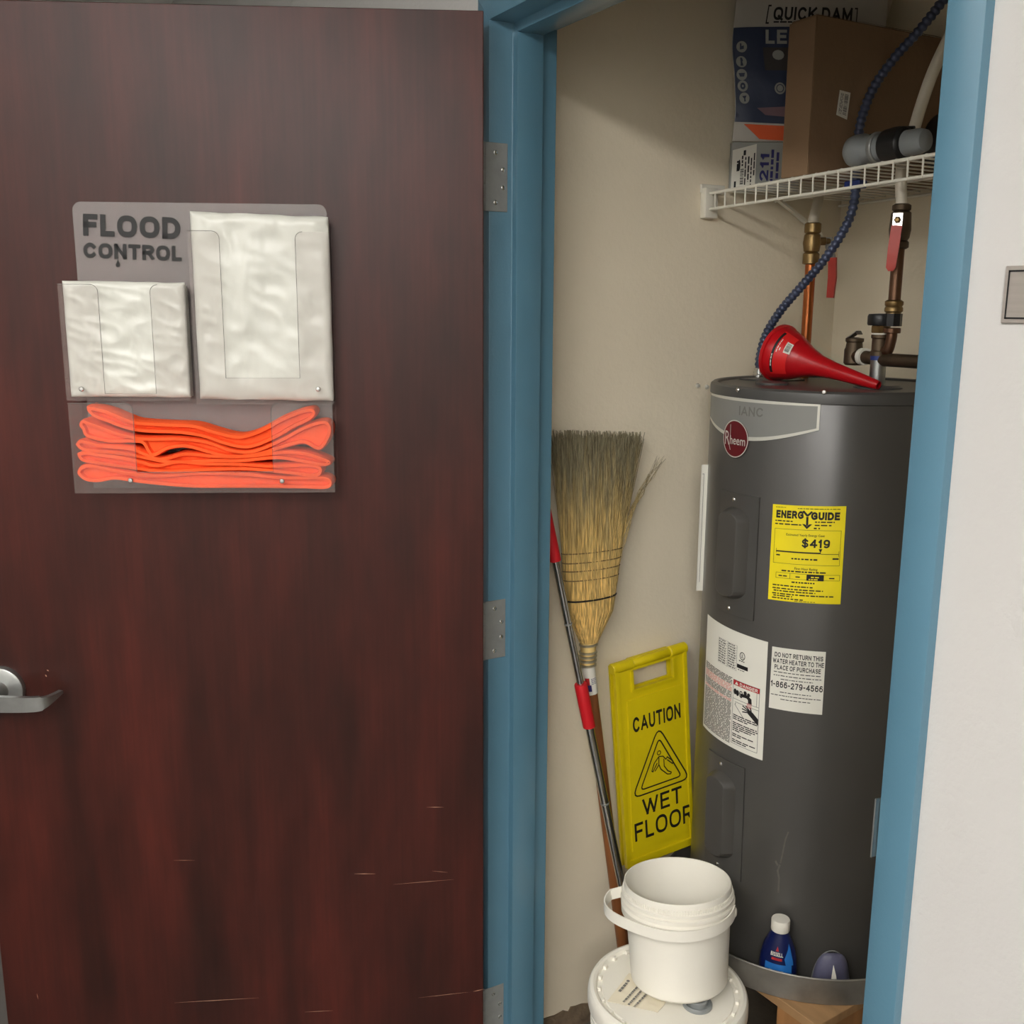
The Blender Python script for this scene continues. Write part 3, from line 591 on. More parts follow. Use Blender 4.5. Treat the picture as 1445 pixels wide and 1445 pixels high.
poly(k, gm, [(.93, .72), (.93, .665), (.86, .625), (.82, .615), (.79, .625), (.80, .65), (.84, .67)], D1)
for a, b in (((.80, .62), (.73, .60)), ((.80, .63), (.725, .625)), ((.80, .64), (.73, .65)), ((.82, .62), (.77, .59)), ((.84, .62), (.83, .595))): stroke(k, gm, [a, b], .005, .6, D1)
for i in range(4): stroke(kr, gm, [(.79+i*.016, .56), (.785+i*.016, .60)], .0018, .6, D1)
for i, e in enumerate((.90, .92, .80, 0, .92, .93, .90, .85, .70, 0, .88, .72, 0, .92, .80)):
    if e: words(k, gm, .60, e, .70+i*.0165, .009, .06, D1, .2)
k.build('print', 'ink', gl, 0); kr.build('print', 'inkred', gl, 0); kp.build('print', 'inkpale', gl, 0); kw.build('print', 'white', gl, 0)
# edge label seen nearly side-on
sa = cylhit((994, 760))[0]
sm = cylmap(('a', sa-.35, cylhit((1000, 657))[1]), ('a', sa+.035, cylhit((1000, 657))[1]), ('a', sa-.35, cylhit((996, 842))[1]), ('a', sa+.035, cylhit((996, 842))[1])); 
zA, zB = cylhit((1000, 657))[1], cylhit((996, 842))[1]; Sp = Vector((HR*math.cos(sa+.05), HR*math.sin(sa+.05), 0)); offd = Vector((-CR.x, -CR.y, 0)).normalized(); fcd = Vector((-CF.x, -CF.y, 0)).normalized()
sm = lambda u, v, d=0: Sp+offd*(.014*(1-u))+fcd*(.002*u+.004*(1-u)**2+d)+Vector((0, 0, zA+(zB-zA)*v))      # its loose edge curls away from the tank
sl = tag(sheetlab(sm, 'side_label', 'white', ht, 10), 'pale label at the wall side'); k = MB()
rect(k, sm, .40, .46, .07, .93, D1); rect(k, sm, .2, .46, .07, .074, D1); k.build('print', 'inkgrey', sl, 0)
# badge with emblem
ba = cylhit((1158, 572)); bb = cylhit((1156, 604)); z0 = ba[1]; aR = ba[0]; aL = aR-1.22
def bmap(u, v, d=0):                       # v runs down from the straight top edge to the bowed lower edge
    a = aL+(aR-aL)*u; dep = .043+.030*math.sin(PI*min(1, max(0, (1-u)/1.05)))
    return Vector(((HR+d)*math.cos(a), (HR+d)*math.sin(a), z0-dep*v+.004*0))
bd = MB().sheet(bmap, 24, 2, .0016).build('badge_panel', 'badge', ht, 30)
k = MB(); rect(k, bmap, 0, 1, -.04, .04, .0022, 24); rect(k, bmap, 0, 1, .93, 1.03, .0022, 24); rect(k, bmap, .985, 1, 0, 1, .0022); k.build('border', 'silver', bd, 30)
k = MB(); ub = lambda px: (cylhit((px, 582))[0]-aL)/(aR-aL); block(k, bmap, 'IANC', ub(1044), ub(1078), .16, .40, .17, .0019); k.build('lettering', 'inkgrey', bd, 0)
la, lz = cylhit((1039, 619)); lmap = lambda u, v, d=0: Vector(((HR+d)*math.cos(la+u/HR), (HR+d)*math.sin(la+u/HR), lz-v))
lo = MB().prism([(.0345*math.cos(2*PI*i/36), .0345*math.sin(2*PI*i/36)) for i in range(36)], lmap, .001, .0040).build('emblem', 'logored', bd, 30)
k = MB(); disc(k, lmap, 0, 0, .0358, .0358, .0044, 40, .945); text(k, lmap, 'R', -.029, -.014, -.013, .013, 0, .0046); text(k, lmap, 'heem', -.013, .029, -.006, .011, .01, .0046); stroke(k, lmap, [(-.013, -.026), (-.0125, .011)], .0007, 1, .0046); stroke(k, lmap, [(-.020, .002), (-.011, .022)], .0007, 1, .0046); k.build('lettering', 'silver', lo, 0)
# access panels
def panel(mp, lab):
    def pm(u, v, d): return mp(u, v, d)
    rr_ = []
    r = .07
    for cx_, cy_, a0, ry in ((r, r*.36, PI, 0), (1-r, r*.36, 1.5*PI, 0), (1-r, 1-r*.36, 0, 0), (r, 1-r*.36, .5*PI, 0)):
        rr_ += [(cx_+r*math.cos(a0+i/4*PI/2), cy_+r*.36*math.sin(a0+i/4*PI/2)) for i in range(5)]
    mb = MB(); n = len(rr_); N_ = 10
    mb.sheet(lambda u, v, d: pm(u, v, d), 8, 16, .0035)
    ap = mb.build('access_panel', 'heater', ht, 25)
    # raised oblong boss
    def oval(s, d, sy=1):
        out = []
        hw, hh = .36*s, .375*sy
        for i in range(28):
            a = 2*PI*i/28; x = hw*math.cos(a); y = .11*s*math.sin(a)+(hh-.11*s)*(1 if math.sin(a) > 0 else -1)
            out.append(pm(.46+x, .49+y, d))
        return out
    rings = [oval(1.0, .0030), oval(.97, .006, .99), oval(.64, .023, .92), oval(.60, .0236, .91)]
    m2 = MB(); vs = [p for rg in rings for p in rg]
    m2.add(vs, [(j*28+i, j*28+(i+1) % 28, (j+1)*28+(i+1) % 28, (j+1)*28+i) for j in range(3) for i in range(28)]+[tuple(3*28+i for i in range(28))])
    for i in range(6): rect(m2, pm, .33, .58, .62+i*.022, .628+i*.022, .0256, 4)
    m2.build('boss', 'heater', ap, 22)
    for v in (.055, .955):
        p = pm(.42, v, .0033); q = pm(.42, v, .02); MB().lathe([(.0042, 0), (.0042, .001), (.002, .0026)], 12, look(p, q-p)).build('screw', 'screw', ap)
a1 = cylhit((1073, 702)); a2 = cylhit((1064, 876)); PWd = .105/HR
panel(cylmap(('a', a1[0]-PWd, a1[1]), ('a', a1[0], a1[1]), ('a', a2[0]-PWd, a2[1]), ('a', a2[0], a2[1])), 'upper')
a1 = cylhit((1052, 1084)); a2 = cylhit((1046, 1244))
panel(cylmap(('a', a1[0]-PWd, a1[1]), ('a', a1[0], a1[1]), ('a', a2[0]-PWd, a2[1]), ('a', a2[0], a2[1])), 'lower')
k = MB(); sc_ = cylmap((1080, 1170), (1130, 1170), (1080, 1280), (1130, 1280))
for pts_, w_ in (([(.66, .03), (.58, .12), (.50, .30), (.44, .42)], .010), ([(.42, .45), (.36, .52), (.40, .62), (.38, .80)], .012), ([(.30, .40), (.36, .45)], .012)): stroke(k, sc_, pts_, w_, .45, .0006)
k.build('scuff', 'scuff', ht, 0)
# junction plate on top
MB().lathe([(.032, 0), (.032, .004), (.027, .006), (.01, .007)], 28, T(-.07, -.10, HH-.005)).build('anode_plate', 'heatertop', ht)
MB().rbox(-.20, -.11, -.07, .03, HH-.006, HH-.001, .001, 1).build('junction_cover', 'heatertop', ht)
MB().lathe([(.045, 0), (.045, .004), (.04, .008), (.02, .009)], 28, T(.09, .02, HH-.006)).build('collar', 'heatertop', ht)
# pan
PR_ = .300; pz = .340
pn = MB().lathe([(.292, pz), (.294, pz+.002), (PR_-.002, pz+.056), (PR_+.001, pz+.059), (PR_, pz+.061), (PR_-.003, pz+.060), (PR_-.004, pz+.056), (.2905, pz+.0035), (.002, pz+.003)], 96, T(HC.x, HC.y, 0))
tag(pn.build('drain_pan', 'pan'), 'round galvanised drain pan under the water heater', 'pan')
# stand
sd = thing('heater_stand', 'raw plywood stand on wooden posts under the drain pan', 'stand', (.44, .468, 0), math.radians(5))
MB().rbox(-.44, 0, 0, .52, .320, .3395, .001, 1).build('top_board', 'plywood', sd)
for x, y in ((-.10, .003), (-.437, .003), (-.10, .475), (-.437, .475)): MB().rbox(x, x+.097, y, y+.038, 0, .3205, .002, 1).build('post', 'postw', sd)
MB().rbox(-.04, -.003, .042, .474, .235, .32, .002, 1).build('side_rail', 'postw', sd); MB().rbox(-.437, -.40, .042, .474, .235, .32, .002, 1).build('side_rail', 'postw', sd)
# bottle
bp = hz((1098, 1385), .345); ang = math.atan2(bp.y-HC.y, bp.x-HC.x); bc = Vector((HC.x+.2685*math.cos(ang), HC.y+.2685*math.sin(ang), .3435))
bt = thing('cleaner_bottle', 'navy blue cleaner bottle with white cap standing in the drain pan', 'bottle', bc, ang+PI/2)
pr = [(.030, 0), (.0345, .004), (.036, .012), (.0365, .05), (.0345, .075), (.029, .098), (.020, .118), (.0155, .126), (.0150, .130)]
MB().lathe(pr, 40, sx=1, sy=.64).build('body', 'bottle', bt)
MB().lathe([(.0175, .1285), (.018, .130), (.018, .149), (.0168, .1515), (.002, .152)], 32).build('cap', 'pail', bt)
def botmap(u, v, d=0):                      # u: -1..1 across the front, v: height
    for (r0, z0_), (r1, z1_) in zip(pr, pr[1:]):
        if z0_ <= v <= z1_: r = r0+(r1-r0)*(v-z0_)/(z1_-z0_); break
    else: r = pr[-1][0]
    x = u*r; return Vector((x, -(.64*math.sqrt(max(0, r*r-x*x))+.0004+d), v))
k = MB(); k.grid(lambda a, b: botmap(-.62+1.40*a, .036+.030*b), 14, 4); k.grid(lambda a, b: botmap(.42+.36*a+.08*(1-b), .066+.042*b*(.3+.7*a)), 8, 8); lb = k.build('label', 'botlab', bt, 40)
k = MB(); k.grid(lambda a, b: botmap(-.50+1.28*a, .024+.012*b, .0003), 12, 2); tm_ = lambda u, v, d=0: botmap(u, v, d); text(k, tm_, 'BISSELL', -.38, .36, .090, .082, .02, .0004); words(k, tm_, -.36, .40, .050, .0035, .16, .0005); k.build('print', 'white', lb, 30)
k = MB(); words(k, tm_, -.30, .30, .074, .005, .12, .0004, .1); poly(k, tm_, [(-.10, .092), (.10, .092), (0, .102)], .0004); k.build('print', 'inkred', lb, 0)
# dome
dp = hz((1168, 1392), .345); ang = math.atan2(dp.y-HC.y, dp.x-HC.x); dc = Vector((HC.x+.267*math.cos(ang), HC.y+.267*math.sin(ang), .3432))
dmh = thing('plastic_dome', 'mauve grey dome shaped plastic shell leaning on the water heater', 'plastic shell', dc, ang+PI/2)
def domefn(u, v):
    a = PI*u; z = .088*math.sin(v*PI/2); r = .037*math.cos(v*PI/2)**.55
    return Vector((r*math.cos(a+PI), -.022*math.sin(a)*math.cos(v*PI/2)**.6+.012-.005*v+noise.noise(Vector((u*6, v*5, 1)))*.0015, z))
sh = MB().grid(domefn, 24, 14); sh.grid(lambda u, v: domefn(u, v)*.94+Vector((0, .003, 0)), 24, 14); sh.build('shell', 'dome', dmh, 60)
MB().tube([domefn(u/24, .99*abs(1-0)) if 0 else Vector((.0375*math.cos(PI*u/24)*1, .013, .088*math.sin(PI*u/24)**.8)) for u in range(25)], .0012, 6).build('rim', 'dull', dmh)
q0, q1, q2, q3 = (domefn(.42, .05), domefn(.60, .05), domefn(.47, .62), domefn(.53, .4)); of = Vector((0, -.003, 0))
MB().prism([(0, 0), (1, 0), (2, 0), (3, 0)], lambda a, b, d: [q0, q1, q3, q2][int(a)]+of*(1+d), 0, .4).build('flap', 'white', dmh, 0)
# ------------------------------------------------------------------ plumbing on the heater
TOPZ = HC.z+HH-.004
def nut(mb, p, r, h, sides=6): mb.lathe([(r*.93, 0), (r, .0015), (r, h-.0015), (r*.93, h)], sides, T(*p))
hot = thing('hot_water_pipe', 'copper pipe with brass ball valve and drooping red lever beside blue conduit', 'pipe', (0, 0, 0))
cxy = hy((1136, 500), .79); hx_, hy_ = cxy.x, .79; hot.location = (hx_, hy_, TOPZ)
zz = lambda py, px=1145: hit((px, py), (hx_, hy_, 0), (CAM-Vector((hx_, hy_, CAM.z))).normalized()).z-TOPZ
MB().tube([(0, 0, 0), (0, 0, zz(360))], .0111, 16).build('copper_pipe', 'copper', hot)
vb = MB(); z1, z2, z3, z4 = zz(372), zz(356), zz(330), zz(316)
vb.lathe([(.013, z1-.002), (.0175, z1), (.0175, z2-.004), (.0135, z2), (.0165, z2+.002), (.019, (z2+z3)/2), (.0165, z3-.002), (.0135, z3), (.0175, z3+.003), (.0175, z4), (.013, z4+.003)], 20)
vd = Vector((.49, .87, 0)).normalized(); zs = (z2+z3)/2+.004
vb.lathe([(.0085, .01), (.0085, .028), (.006, .03), (.006, .038)], 14, look((0, 0, zs), vd)); vb.build('ball_valve', 'brass', hot)
lv = MB(); lp = vd*.036
lv.strap([lp+Vector((0, 0, zs+.008)), lp+Vector((0, 0, zs-.012)), lp*1.25+Vector((0, 0, zs-.03)), lp*1.3+Vector((0, 0, zs-.04))], .014, .003, lambda i: (.95, .3, 0)); lo_ = lv.build('lever', 'steel', hot)
MB().strap([lp*1.28+Vector((0, 0, zs-.034)), lp*1.35+Vector((0, 0, zs-.075)), lp*1.3+Vector((0, 0, zs-.118))], [.017, .018, .015], .007, lambda i: (.95, .3, 0)).build('grip', 'redh', lo_)
pp = [hx_*0, 0]; zp = z4
bx_ = [Vector((0, 0, zp)), Vector((0, 0, zp+.010)), Vector((-.0564-hx_, .838-hy_, 1.890-TOPZ)), Vector((-.0564-hx_, .842-hy_, 1.925-TOPZ))]+[hy(q, yv)-Vector((hx_, hy_, TOPZ)) for q, yv in (((1178, 190), .90), ((1205, 120), .93), ((1236, 48), .955), ((1252, 0), .95), ((1262, -60), .95), ((1268, -240), .95))]
MB().tube(cat(bx_, 6), .0108, 14).build('white_tube', 'pex', hot)
# cold side
cyv = .70; cold = thing('cold_water_pipe', 'tarnished copper pipe assembly with hanging red lever and black vacuum breaker', 'pipe')
cp = hy((1264, 400), cyv); cold.location = (cp.x, cyv, TOPZ)
zc_ = lambda py, px=1262: hy((px, py), cyv).z-TOPZ
np_ = hy((1240, 505), cyv).x-cp.x
MB().lathe([(.0145, -.002), (.0145, zc_(508, 1240)), (.013, zc_(508, 1240)+.001)], 24, T(np_, 0, 0)).build('nipple', 'steel', cold)
MB().lathe([(.0155, zc_(508, 1240)), (.0155, zc_(502, 1240))], 24, T(np_, 0, 0)).build('blue_ring', 'bluetape', cold)
tz0, tz1 = zc_(502, 1240), zc_(472, 1240); tb = MB()
tb.lathe([(.0165, tz0), (.0165, tz0+.008), (.0145, tz0+.010), (.0145, tz1-.008), (.0165, tz1-.006), (.0165, tz1)], 18, T(np_, 0, 0))
hzv = zc_(509, 1270)
hl = hy((1188, 500), cyv+.02).x-cp.x; hr = hl+.6
tb.tube([(np_-.052, .012, hzv+.003), (np_, 0, hzv), (hr-.05, 0, hzv)], .0125, 16); tb.build('tee', 'bronze', cold)
k = MB(); k.lathe([(.0165, 0), (.0165, .012)], 18, look((np_-.052, .012, hzv+.003), (1, -.2, 0))); k.build('tape_ring', 'white', cold)
rv = MB(); rc = Vector((np_-.078, .018, hzv+.003)); rv.tube([rc+Vector((.03, -.006, 0)), rc], .0145, 16); rv.lathe([(.0155, -.018), (.0185, -.014), (.0185, .012), (.0165, .016), (.015, .026), (.0175, .028), (.0175, .034), (.006, .036)], 18, T(*rc)); rv.build('relief_valve', 'bronze', cold)
k = MB(); k.strap([rc+Vector((-.016, 0, .034)), rc+Vector((-.004, 0, .040)), rc+Vector((.008, 0, .048)), rc+Vector((.012, 0, .042))], .014, .002, lambda i: (0, 1, 0)); k.build('test_lever', 'steel', cold)
k = MB(); k.lathe([(.0165, tz1), (.0165, tz1+.003)], 18, T(np_, 0, 0)); k.build('thread_tape', 'white', cold)
k = MB(); k.lathe([(.0165, tz1+.003), (.018, tz1+.005), (.018, tz1+.016), (.013, tz1+.018)], 6, T(np_, 0, 0)); k.build('brass_nut', 'brass', cold)
bz = tz1+.017
k = MB(); k.lathe([(.0225, bz), (.024, bz+.003), (.024, bz+.017), (.022, bz+.021), (.004, bz+.022)], 28, T(np_-.002, 0, 0)); k.rbox(np_, .003, -.012, .012, bz+.003, bz+.018, .002, 1); k.lathe([(.0165, bz-.001), (.0165, bz+.022)], 8, T(0, 0, 0)); k.build('vacuum_breaker', 'blackpl', cold)
el_ = MB(); el_.tube(cat([(np_+.006, 0, tz0+.012), (np_+.018, 0, tz0+.010), (-.004, 0, tz0+.016), (0, 0, tz0+.034), (0, 0, bz-.008)], 6), .0100, 14); nut(el_, (0, 0, bz-.014), .0155, .010, 20); el_.build('elbow', 'copperdark', cold)
cz0 = bz+.02; k = MB(); k.lathe([(.0135, cz0), (.0135, cz0+.004), (.0165, cz0+.006), (.0165, cz0+.012), (.0145, cz0+.015), (.0165, cz0+.018), (.0165, cz0+.024), (.0125, cz0+.027)], 18); k.build('coupling', 'brass', cold)
vz0, vz1 = zc_(352), zc_(288, 1268)
MB().tube([(0, 0, cz0+.02), (0, 0, vz0+.01)], .0111, 16).build('copper_pipe', 'copperdark', cold)
k = MB(); k.lathe([(.013, vz0), (.0175, vz0+.003), (.0175, vz0+.012), (.0145, vz0+.015), (.0175, vz0+.02), (.0195, vz0+.034), (.0175, vz1-.016), (.0135, vz1-.013), (.0165, vz1-.011), (.0165, vz1-.003), (.012, vz1)], 20)
toC = Vector((.55, -.83, 0)).normalized(); sdv = Vector((.83, .55, 0)); hvz = zc_(312, 1268)
k.lathe([(.008, .01), (.008, .024)], 14, look((0, 0, hvz), toC)); k.build('ball_valve', 'bronze', cold)
lz_ = toC*.026-sdv*.002
k = MB(); k.strap([lz_+Vector((0, 0, hvz+.012)), lz_+Vector((0, 0, hvz-.018)), lz_*1.1+Vector((0, 0, hvz-.03))], .017, .003, lambda i: sdv); lo_ = k.build('lever', 'screw', cold)
MB().lathe([(.006, 0), (.006, .003), (.003, .005), (.001, .005)], 6, look(lz_+Vector((0, 0, hvz))+toC*.001, toC)).build('nut', 'brass', lo_)
gz0, gz1 = zc_(322, 1266), zc_(383, 1258)
MB().strap([lz_*1.08+Vector((0, 0, gz0+.002)), lz_*1.25-sdv*.002+Vector((0, 0, (gz0+gz1)/2)), lz_*1.25-sdv*.004+Vector((0, 0, gz1+.005)), lz_*1.2-sdv*.004+Vector((0, 0, gz1))], [.0185, .019, .0165, .008], .007, lambda i: sdv).build('grip', 'redh', lo_)
q = [Vector((0, 0, vz1-.002)), Vector((-.0045, 0, vz1+.022)), Vector((.2802-cold.location.x, 0, 1.895-TOPZ)), Vector((.2802-cold.location.x, 0, 1.922-TOPZ))]+[hy(pq, cyv+dy)-cold.location for pq, dy in (((1277, 225), 0), ((1289, 185), .01), ((1301, 145), .02), ((1318, 98), .03), ((1345, 40), .05), ((1380, -40), .08), ((1400, -200), .08))]
MB().tube(cat(q, 6), .0105, 14).build('white_tube', 'pex', cold)
# blue conduit
cdt = thing('flexible_conduit', 'blue corrugated flexible conduit curving up through the wire shelf', 'conduit')
cpts = [((1071, 531), .70), ((1072, 505), .70), ((1081, 472), .70), ((1102, 438), .70), ((1132, 403), .705), ((1162, 368), .71), ((1186, 333), .715), ((1201, 302), .72), ((1207, 272), .72), ((1208, 240), .72), ((1210, 200), .72), ((1218, 160), .72), ((1234, 122), .725), ((1262, 82), .74), ((1298, 42), .76), ((1335, -5), .79), ((1375, -60), .82), ((1400, -180), .82)]
P = cat([hy(p, yv) for p, yv in cpts], 60); base = P[0].copy(); cdt.location = base; P = [p-base for p in P]
# even resample
L_ = [0]
for a, b in zip(P, P[1:]): L_.append(L_[-1]+(b-a).length)
pit = .0108; ns = int(L_[-1]/pit*4); Q = []; j = 0
for i in range(ns+1):
    s = L_[-1]*i/ns
    while j < len(L_)-2 and L_[j+1] < s: j += 1
    t = (s-L_[j])/max(1e-9, L_[j+1]-L_[j]); Q.append(P[j].lerp(P[j+1], t))
Rr = [(.0070, .0094, .0096, .0080)[i % 4] for i in range(ns+1)]
MB().tube(Q, Rr, 12).build('corrugated_tube', 'conduit', cdt, 80)
k = MB(); k.lathe([(.011, -.006), (.0125, -.004), (.0125, .004), (.0105, .006), (.0105, .016), (.009, .018)], 14); k.tube([(-.012, -.003, .008), (.014, -.003, .008)], .003, 8); k.build('connector', 'screw', cdt)
zt_ = hy((1208, 256), .72)-base; zt_.z = 1.8965-base.z; MB().rbox(-.020, .018, -.012, .012, -.0075, .0070, .002, 1, T(*zt_)).build('blue_clip', 'bluetape', cdt)
# funnel
fa = Vector((.060, .640, TOPZ+.059)); fb = hz((1242, 535), TOPZ+.007)
if fb.y > .672: fb = hy((1242, 535), .672); fb.z = TOPZ+.0075
ax = (fb-fa).normalized(); FL = (fb-fa).length
fn_ = thing('red_funnel', 'red plastic funnel lying on its side on top of the water heater', 'funnel', fa); FMx = look((0, 0, 0), ax)
pf = [(.056, -.006), (.058, -.004), (.058, .003), (.0525, .0045), (.0515, .014), (.046, .036), (.036, .058), (.027, .076), (.0220, .094), (.0165, .135), (.0095, FL-.012), (.0075, FL-.002), (.0062, FL-.002), (.008, FL-.02), (.015, .138), (.021, .10), (.0345, .058), (.052, .018), (.0545, .004), (.054, -.006)]
MB().lathe(pf+[pf[0]], 48, FMx, cap=(False, False)).build('cone', 'funnel', fn_, 40)
def funang(px):                             # angle round the axis that faces the camera
    v = (CAM-fa); x = FMx.to_3x3() @ Vector((1, 0, 0)); y = FMx.to_3x3() @ Vector((0, 1, 0)); return math.atan2(v.dot(y), v.dot(x))
f0 = funang(0)
def fmap(u, v, d=0):                        # u along the axis 0..1 over the label, v round the cone
    z = .018+.032*u; r = .0530-(.0530-.0395)*((z-.012)/.040); a = f0+(.5-v)*2.0
    return FMx @ Vector(((r+.001+d)*math.cos(a), (r+.001+d)*math.sin(a), z))
lb = MB().sheet(fmap, 6, 16, .0004).build('label', 'funlab', fn_, 40)
k = MB(); k.grid(lambda a, b: fmap(.02+.16*a, .05+.9*b, .0008), 2, 14); k.build('print', 'ink', lb, 40)
k = MB(); k.grid(lambda a, b: fmap(.66+.42*a+.06*(.5-b), .53+.26*b, .0010), 3, 6); k.build('price_sticker', 'white', lb, 40); k = MB()
for v0, v1, uu in ((.2, .45, .07), (.50, .80, .26), (.55, .62, .40)): words(k, lambda u, v, d: fmap(v, u, d), v0, v1, uu, .05, .05, .0010)
stk = k.build('print', 'white', lb, 40); k = MB(); barcode(k, lambda u, v, d=0: fmap(u, v, d), .72, 1.0, .56, .76, 14, .0014, True); k.build('barcode', 'ink', lb, 0)
# ------------------------------------------------------------------ wire shelf
SHY = .592; SZ = 1.897
sf = thing('wire_shelf', 'white wire shelf crossing the closet above the water heater', 'shelf', (WX, SHY, SZ), 0)
sf.rotation_euler = (0, math.radians(-1.2), 0)
SL = 1.235
for y, z, r, nm in ((0, 0, .0034, 'front_rail'), (0, -.032, .0030, 'front_rail'), (.20, -.004, .003, 'cross_rail'), (.398, -.004, .003, 'cross_rail')):
    MB().tube([(.004 if y == 0 else .0, y, z), (SL, y, z)], r, 10).build(nm, 'shelfw', sf)
dwm = None; x = .0377
while x < SL-.01:
    if dwm is None:
        o = MB().tube([(0, -.002, -.034), (0, -.0022, .0), (0, .004, .0035), (0, .02, .004), (0, .40, .004)], .0018, 6).build('deck_wire', 'shelfw', sf); dwm = o
    else: o = dwm.copy(); COL.objects.link(o)
    o.parent = sf; o.location = (x, 0, 0); x += .0306
br = MB(); br.rbox(.0005, .019, -.012, .022, -.050, .012, .002, 2); br.rbox(.0005, .007, -.014, .050, .002, .020, .001, 1); br.build('end_bracket', 'shelfw', sf)
br = MB(); bA, bB = hx((1103, 286), -.118)-Vector((WX, SHY, SZ)), hx((1156, 330), -.131)-Vector((WX, SHY, SZ)); br.strap([bA+(bA-bB)*.1, bA, bB, bB+Vector((-.006, .012, -.012))], .011, .006, lambda i: (1, 0, 0)); br.build('support_brace', 'shelfw', sf)
SHT = lambda x: SZ+.0056+(x-WX)*math.tan(math.radians(1.2))          # top of the deck wires at world x
# thin cardboard carton
c1, c2 = hy((1104, 255), .612), hy((1137, 246), .612)
bxz = SHT(c1.x)
bx0, bx1 = c1.x, c2.x+.004; bzt = hy((1112, 34), .612).z
cb = thing('cardboard_carton', 'narrow brown cardboard carton standing on the wire shelf', 'carton', (bx0, .612, SHT(bx1)+.0003))
MB().rbox(0, bx1-bx0, 0, .365, 0, bzt-bxz, .002, 1).build('box', 'card', cb)
MB().rbox(-.002, bx1-bx0+.001, -.0025, .0005, .001, bzt-bxz-.004, .0008, 1).build('end_flap', 'card', cb)
for s in (0, 1): MB().add([(bx1-bx0+.0015, .002, bzt-bxz), (bx1-bx0+.0015, .36, bzt-bxz), (bx1-bx0-.030*(1-s)+.002, .36, bzt-bxz+.012-.01*s), (bx1-bx0-.030*(1-s)+.002, .002, bzt-bxz+.010-.009*s)], [(0, 1, 2, 3)]).build('top_flap', 'card', cb, 0) if s == 0 else None
lm = local(cb, quadmap(*[hit(p, (bx1+.0012, 0, 0), (1, 0, 0)) for p in ((1185, 127), (1200, 131), (1180, 162), (1195, 169))])); sl = MB().sheet(lambda u, v, d: lm(u, v, d), 1, 1, .0005).build('sticker', 'white', cb, 0)
k = MB(); barcode(k, lambda u, v, d=0: lm(u, v, d), .5, .85, .1, .9, 16, .0008, True); [words(k, lambda u, v, d: lm(v, u, d), .1, .9, .15+.1*i, .05, .15, .0008) for i in range(3)]; k.build('print', 'inkgrey', sl, 0)
# grey carton with 211
gdir = Vector((.50, .8660, 0)); gnv = Vector((.8660, -.50, 0))
g0 = hy((1030, 268), .637)
gp = Vector((max(g0.x, WX+.006), g0.y, SHT(-.035)-.0002)); gz_ = hit((1032, 200), gp, gnv).z-gp.z
gc = thing('grey_carton', 'low grey carton lettered 211 wedged between the wall and brown carton', 'carton', gp, math.atan2(gdir.y, gdir.x))
MB().rbox(0, .145, 0, .02, 0, gz_, .0015, 1).build('box', 'greycard', gc)
gq = lambda pts, d=.0006: local(gc, quadmap(*[hit(p, gp+gnv*d, gnv) for p in pts]))
gs = gq(((1034, 212), (1068, 203), (1031, 268), (1065, 264))); st = MB().sheet(lambda u, v, d: gs(u, v, d), 1, 1, .0006).build('shipping_label', 'white', gc, 0); k = MB()
barcode(k, lambda u, v, d=0: gs(u, v, d), .36, .50, .52, .9, 16, .001, True)
for u, a, b, h_ in ((.20, .30, .60, .10), (.40, .2, .45, .06), (.54, .25, .95, .05), (.66, .25, .85, .06), (.78, .3, .95, .05), (.90, .2, .75, .05)): words(k, lambda uu, v, d: gs(v, uu, d), a, b, u, h_, .12, .001)
rect(k, gs, .46, .56, .08, .2, .001); rect(k, gs, .12, .2, .8, .95, .001); disc(k, gs, .3, .42, .05, .14, .001); k.build('print', 'ink', st, 0)
g2 = gq(((1070, 203), (1107, 205), (1066, 264), (1104, 262))); k = MB(); block(k, g2, '211', .12, .45, .22, .86, .2, .0004, rot=90); words(k, lambda uu, v, d: g2(v, uu, d), .12, .90, .52, .10, .14, .0006); words(k, lambda uu, v, d: g2(v, uu, d), .18, .92, .72, .10, .14, .0006); k.build('lettering', 'inkblue', gc, 0)
# sack
sk0 = gp+Vector((0, 0, gz_)); sk = thing('printed_sack', 'navy and white printed sack lettered QUICK DAM standing behind the brown carton', 'sack', sk0, math.atan2(gdir.y, gdir.x))
so = gp-gdir*.004+gnv*.004
def sh_(px): p = hit(px, so, gnv); d = p-so; return d.dot(gdir), p.z-sk0.z
SKW, SKH = .305, sh_((1150, -60))[1]
sx0 = -.004
def sackf(u, v, d):
    w = .006*math.sin(v*PI*2.2+.5)+.003*noise.noise(Vector((v*5, 0, 2)))
    x = sx0+SKW*u+w*(1-u)*1.0
    bul = math.sin(min(1, max(0, u))*PI)**.6*math.sin(min(1, max(0, v))*PI)**.5 if 0 < u < 1 and 0 < v < 1 else 0
    wr = noise.noise(Vector((u*6, v*7, 0)))*.002
    return Vector((x, -.004-bul*(.018 if d > 0 else -.010)-d*.004-wr*(d > 0)-(.0 if d <= 0 else 0), SKH*v))
MB().sheet(lambda u, v, d: sackf(u, v, 1 if d else 0), 24, 40, 1).build('bag', 'sackw', sk, 60)
def skm(px): x, z = sh_(px); return (x-sx0)/SKW, z/SKH
def skmap(TL, TR, BL, BR):
    q = [skm(p) for p in (TL, TR, BL, BR)]
    def f(u, v, d=0):
        a = q[0][0]*(1-u)*(1-v)+q[1][0]*u*(1-v)+q[2][0]*(1-u)*v+q[3][0]*u*v; b = q[0][1]*(1-u)*(1-v)+q[1][1]*u*(1-v)+q[2][1]*(1-u)*v+q[3][1]*u*v
        p = sackf(min(.999, max(.001, a)), min(.999, max(.001, b)), 1); p.y -= .0012+d; return p
    return f
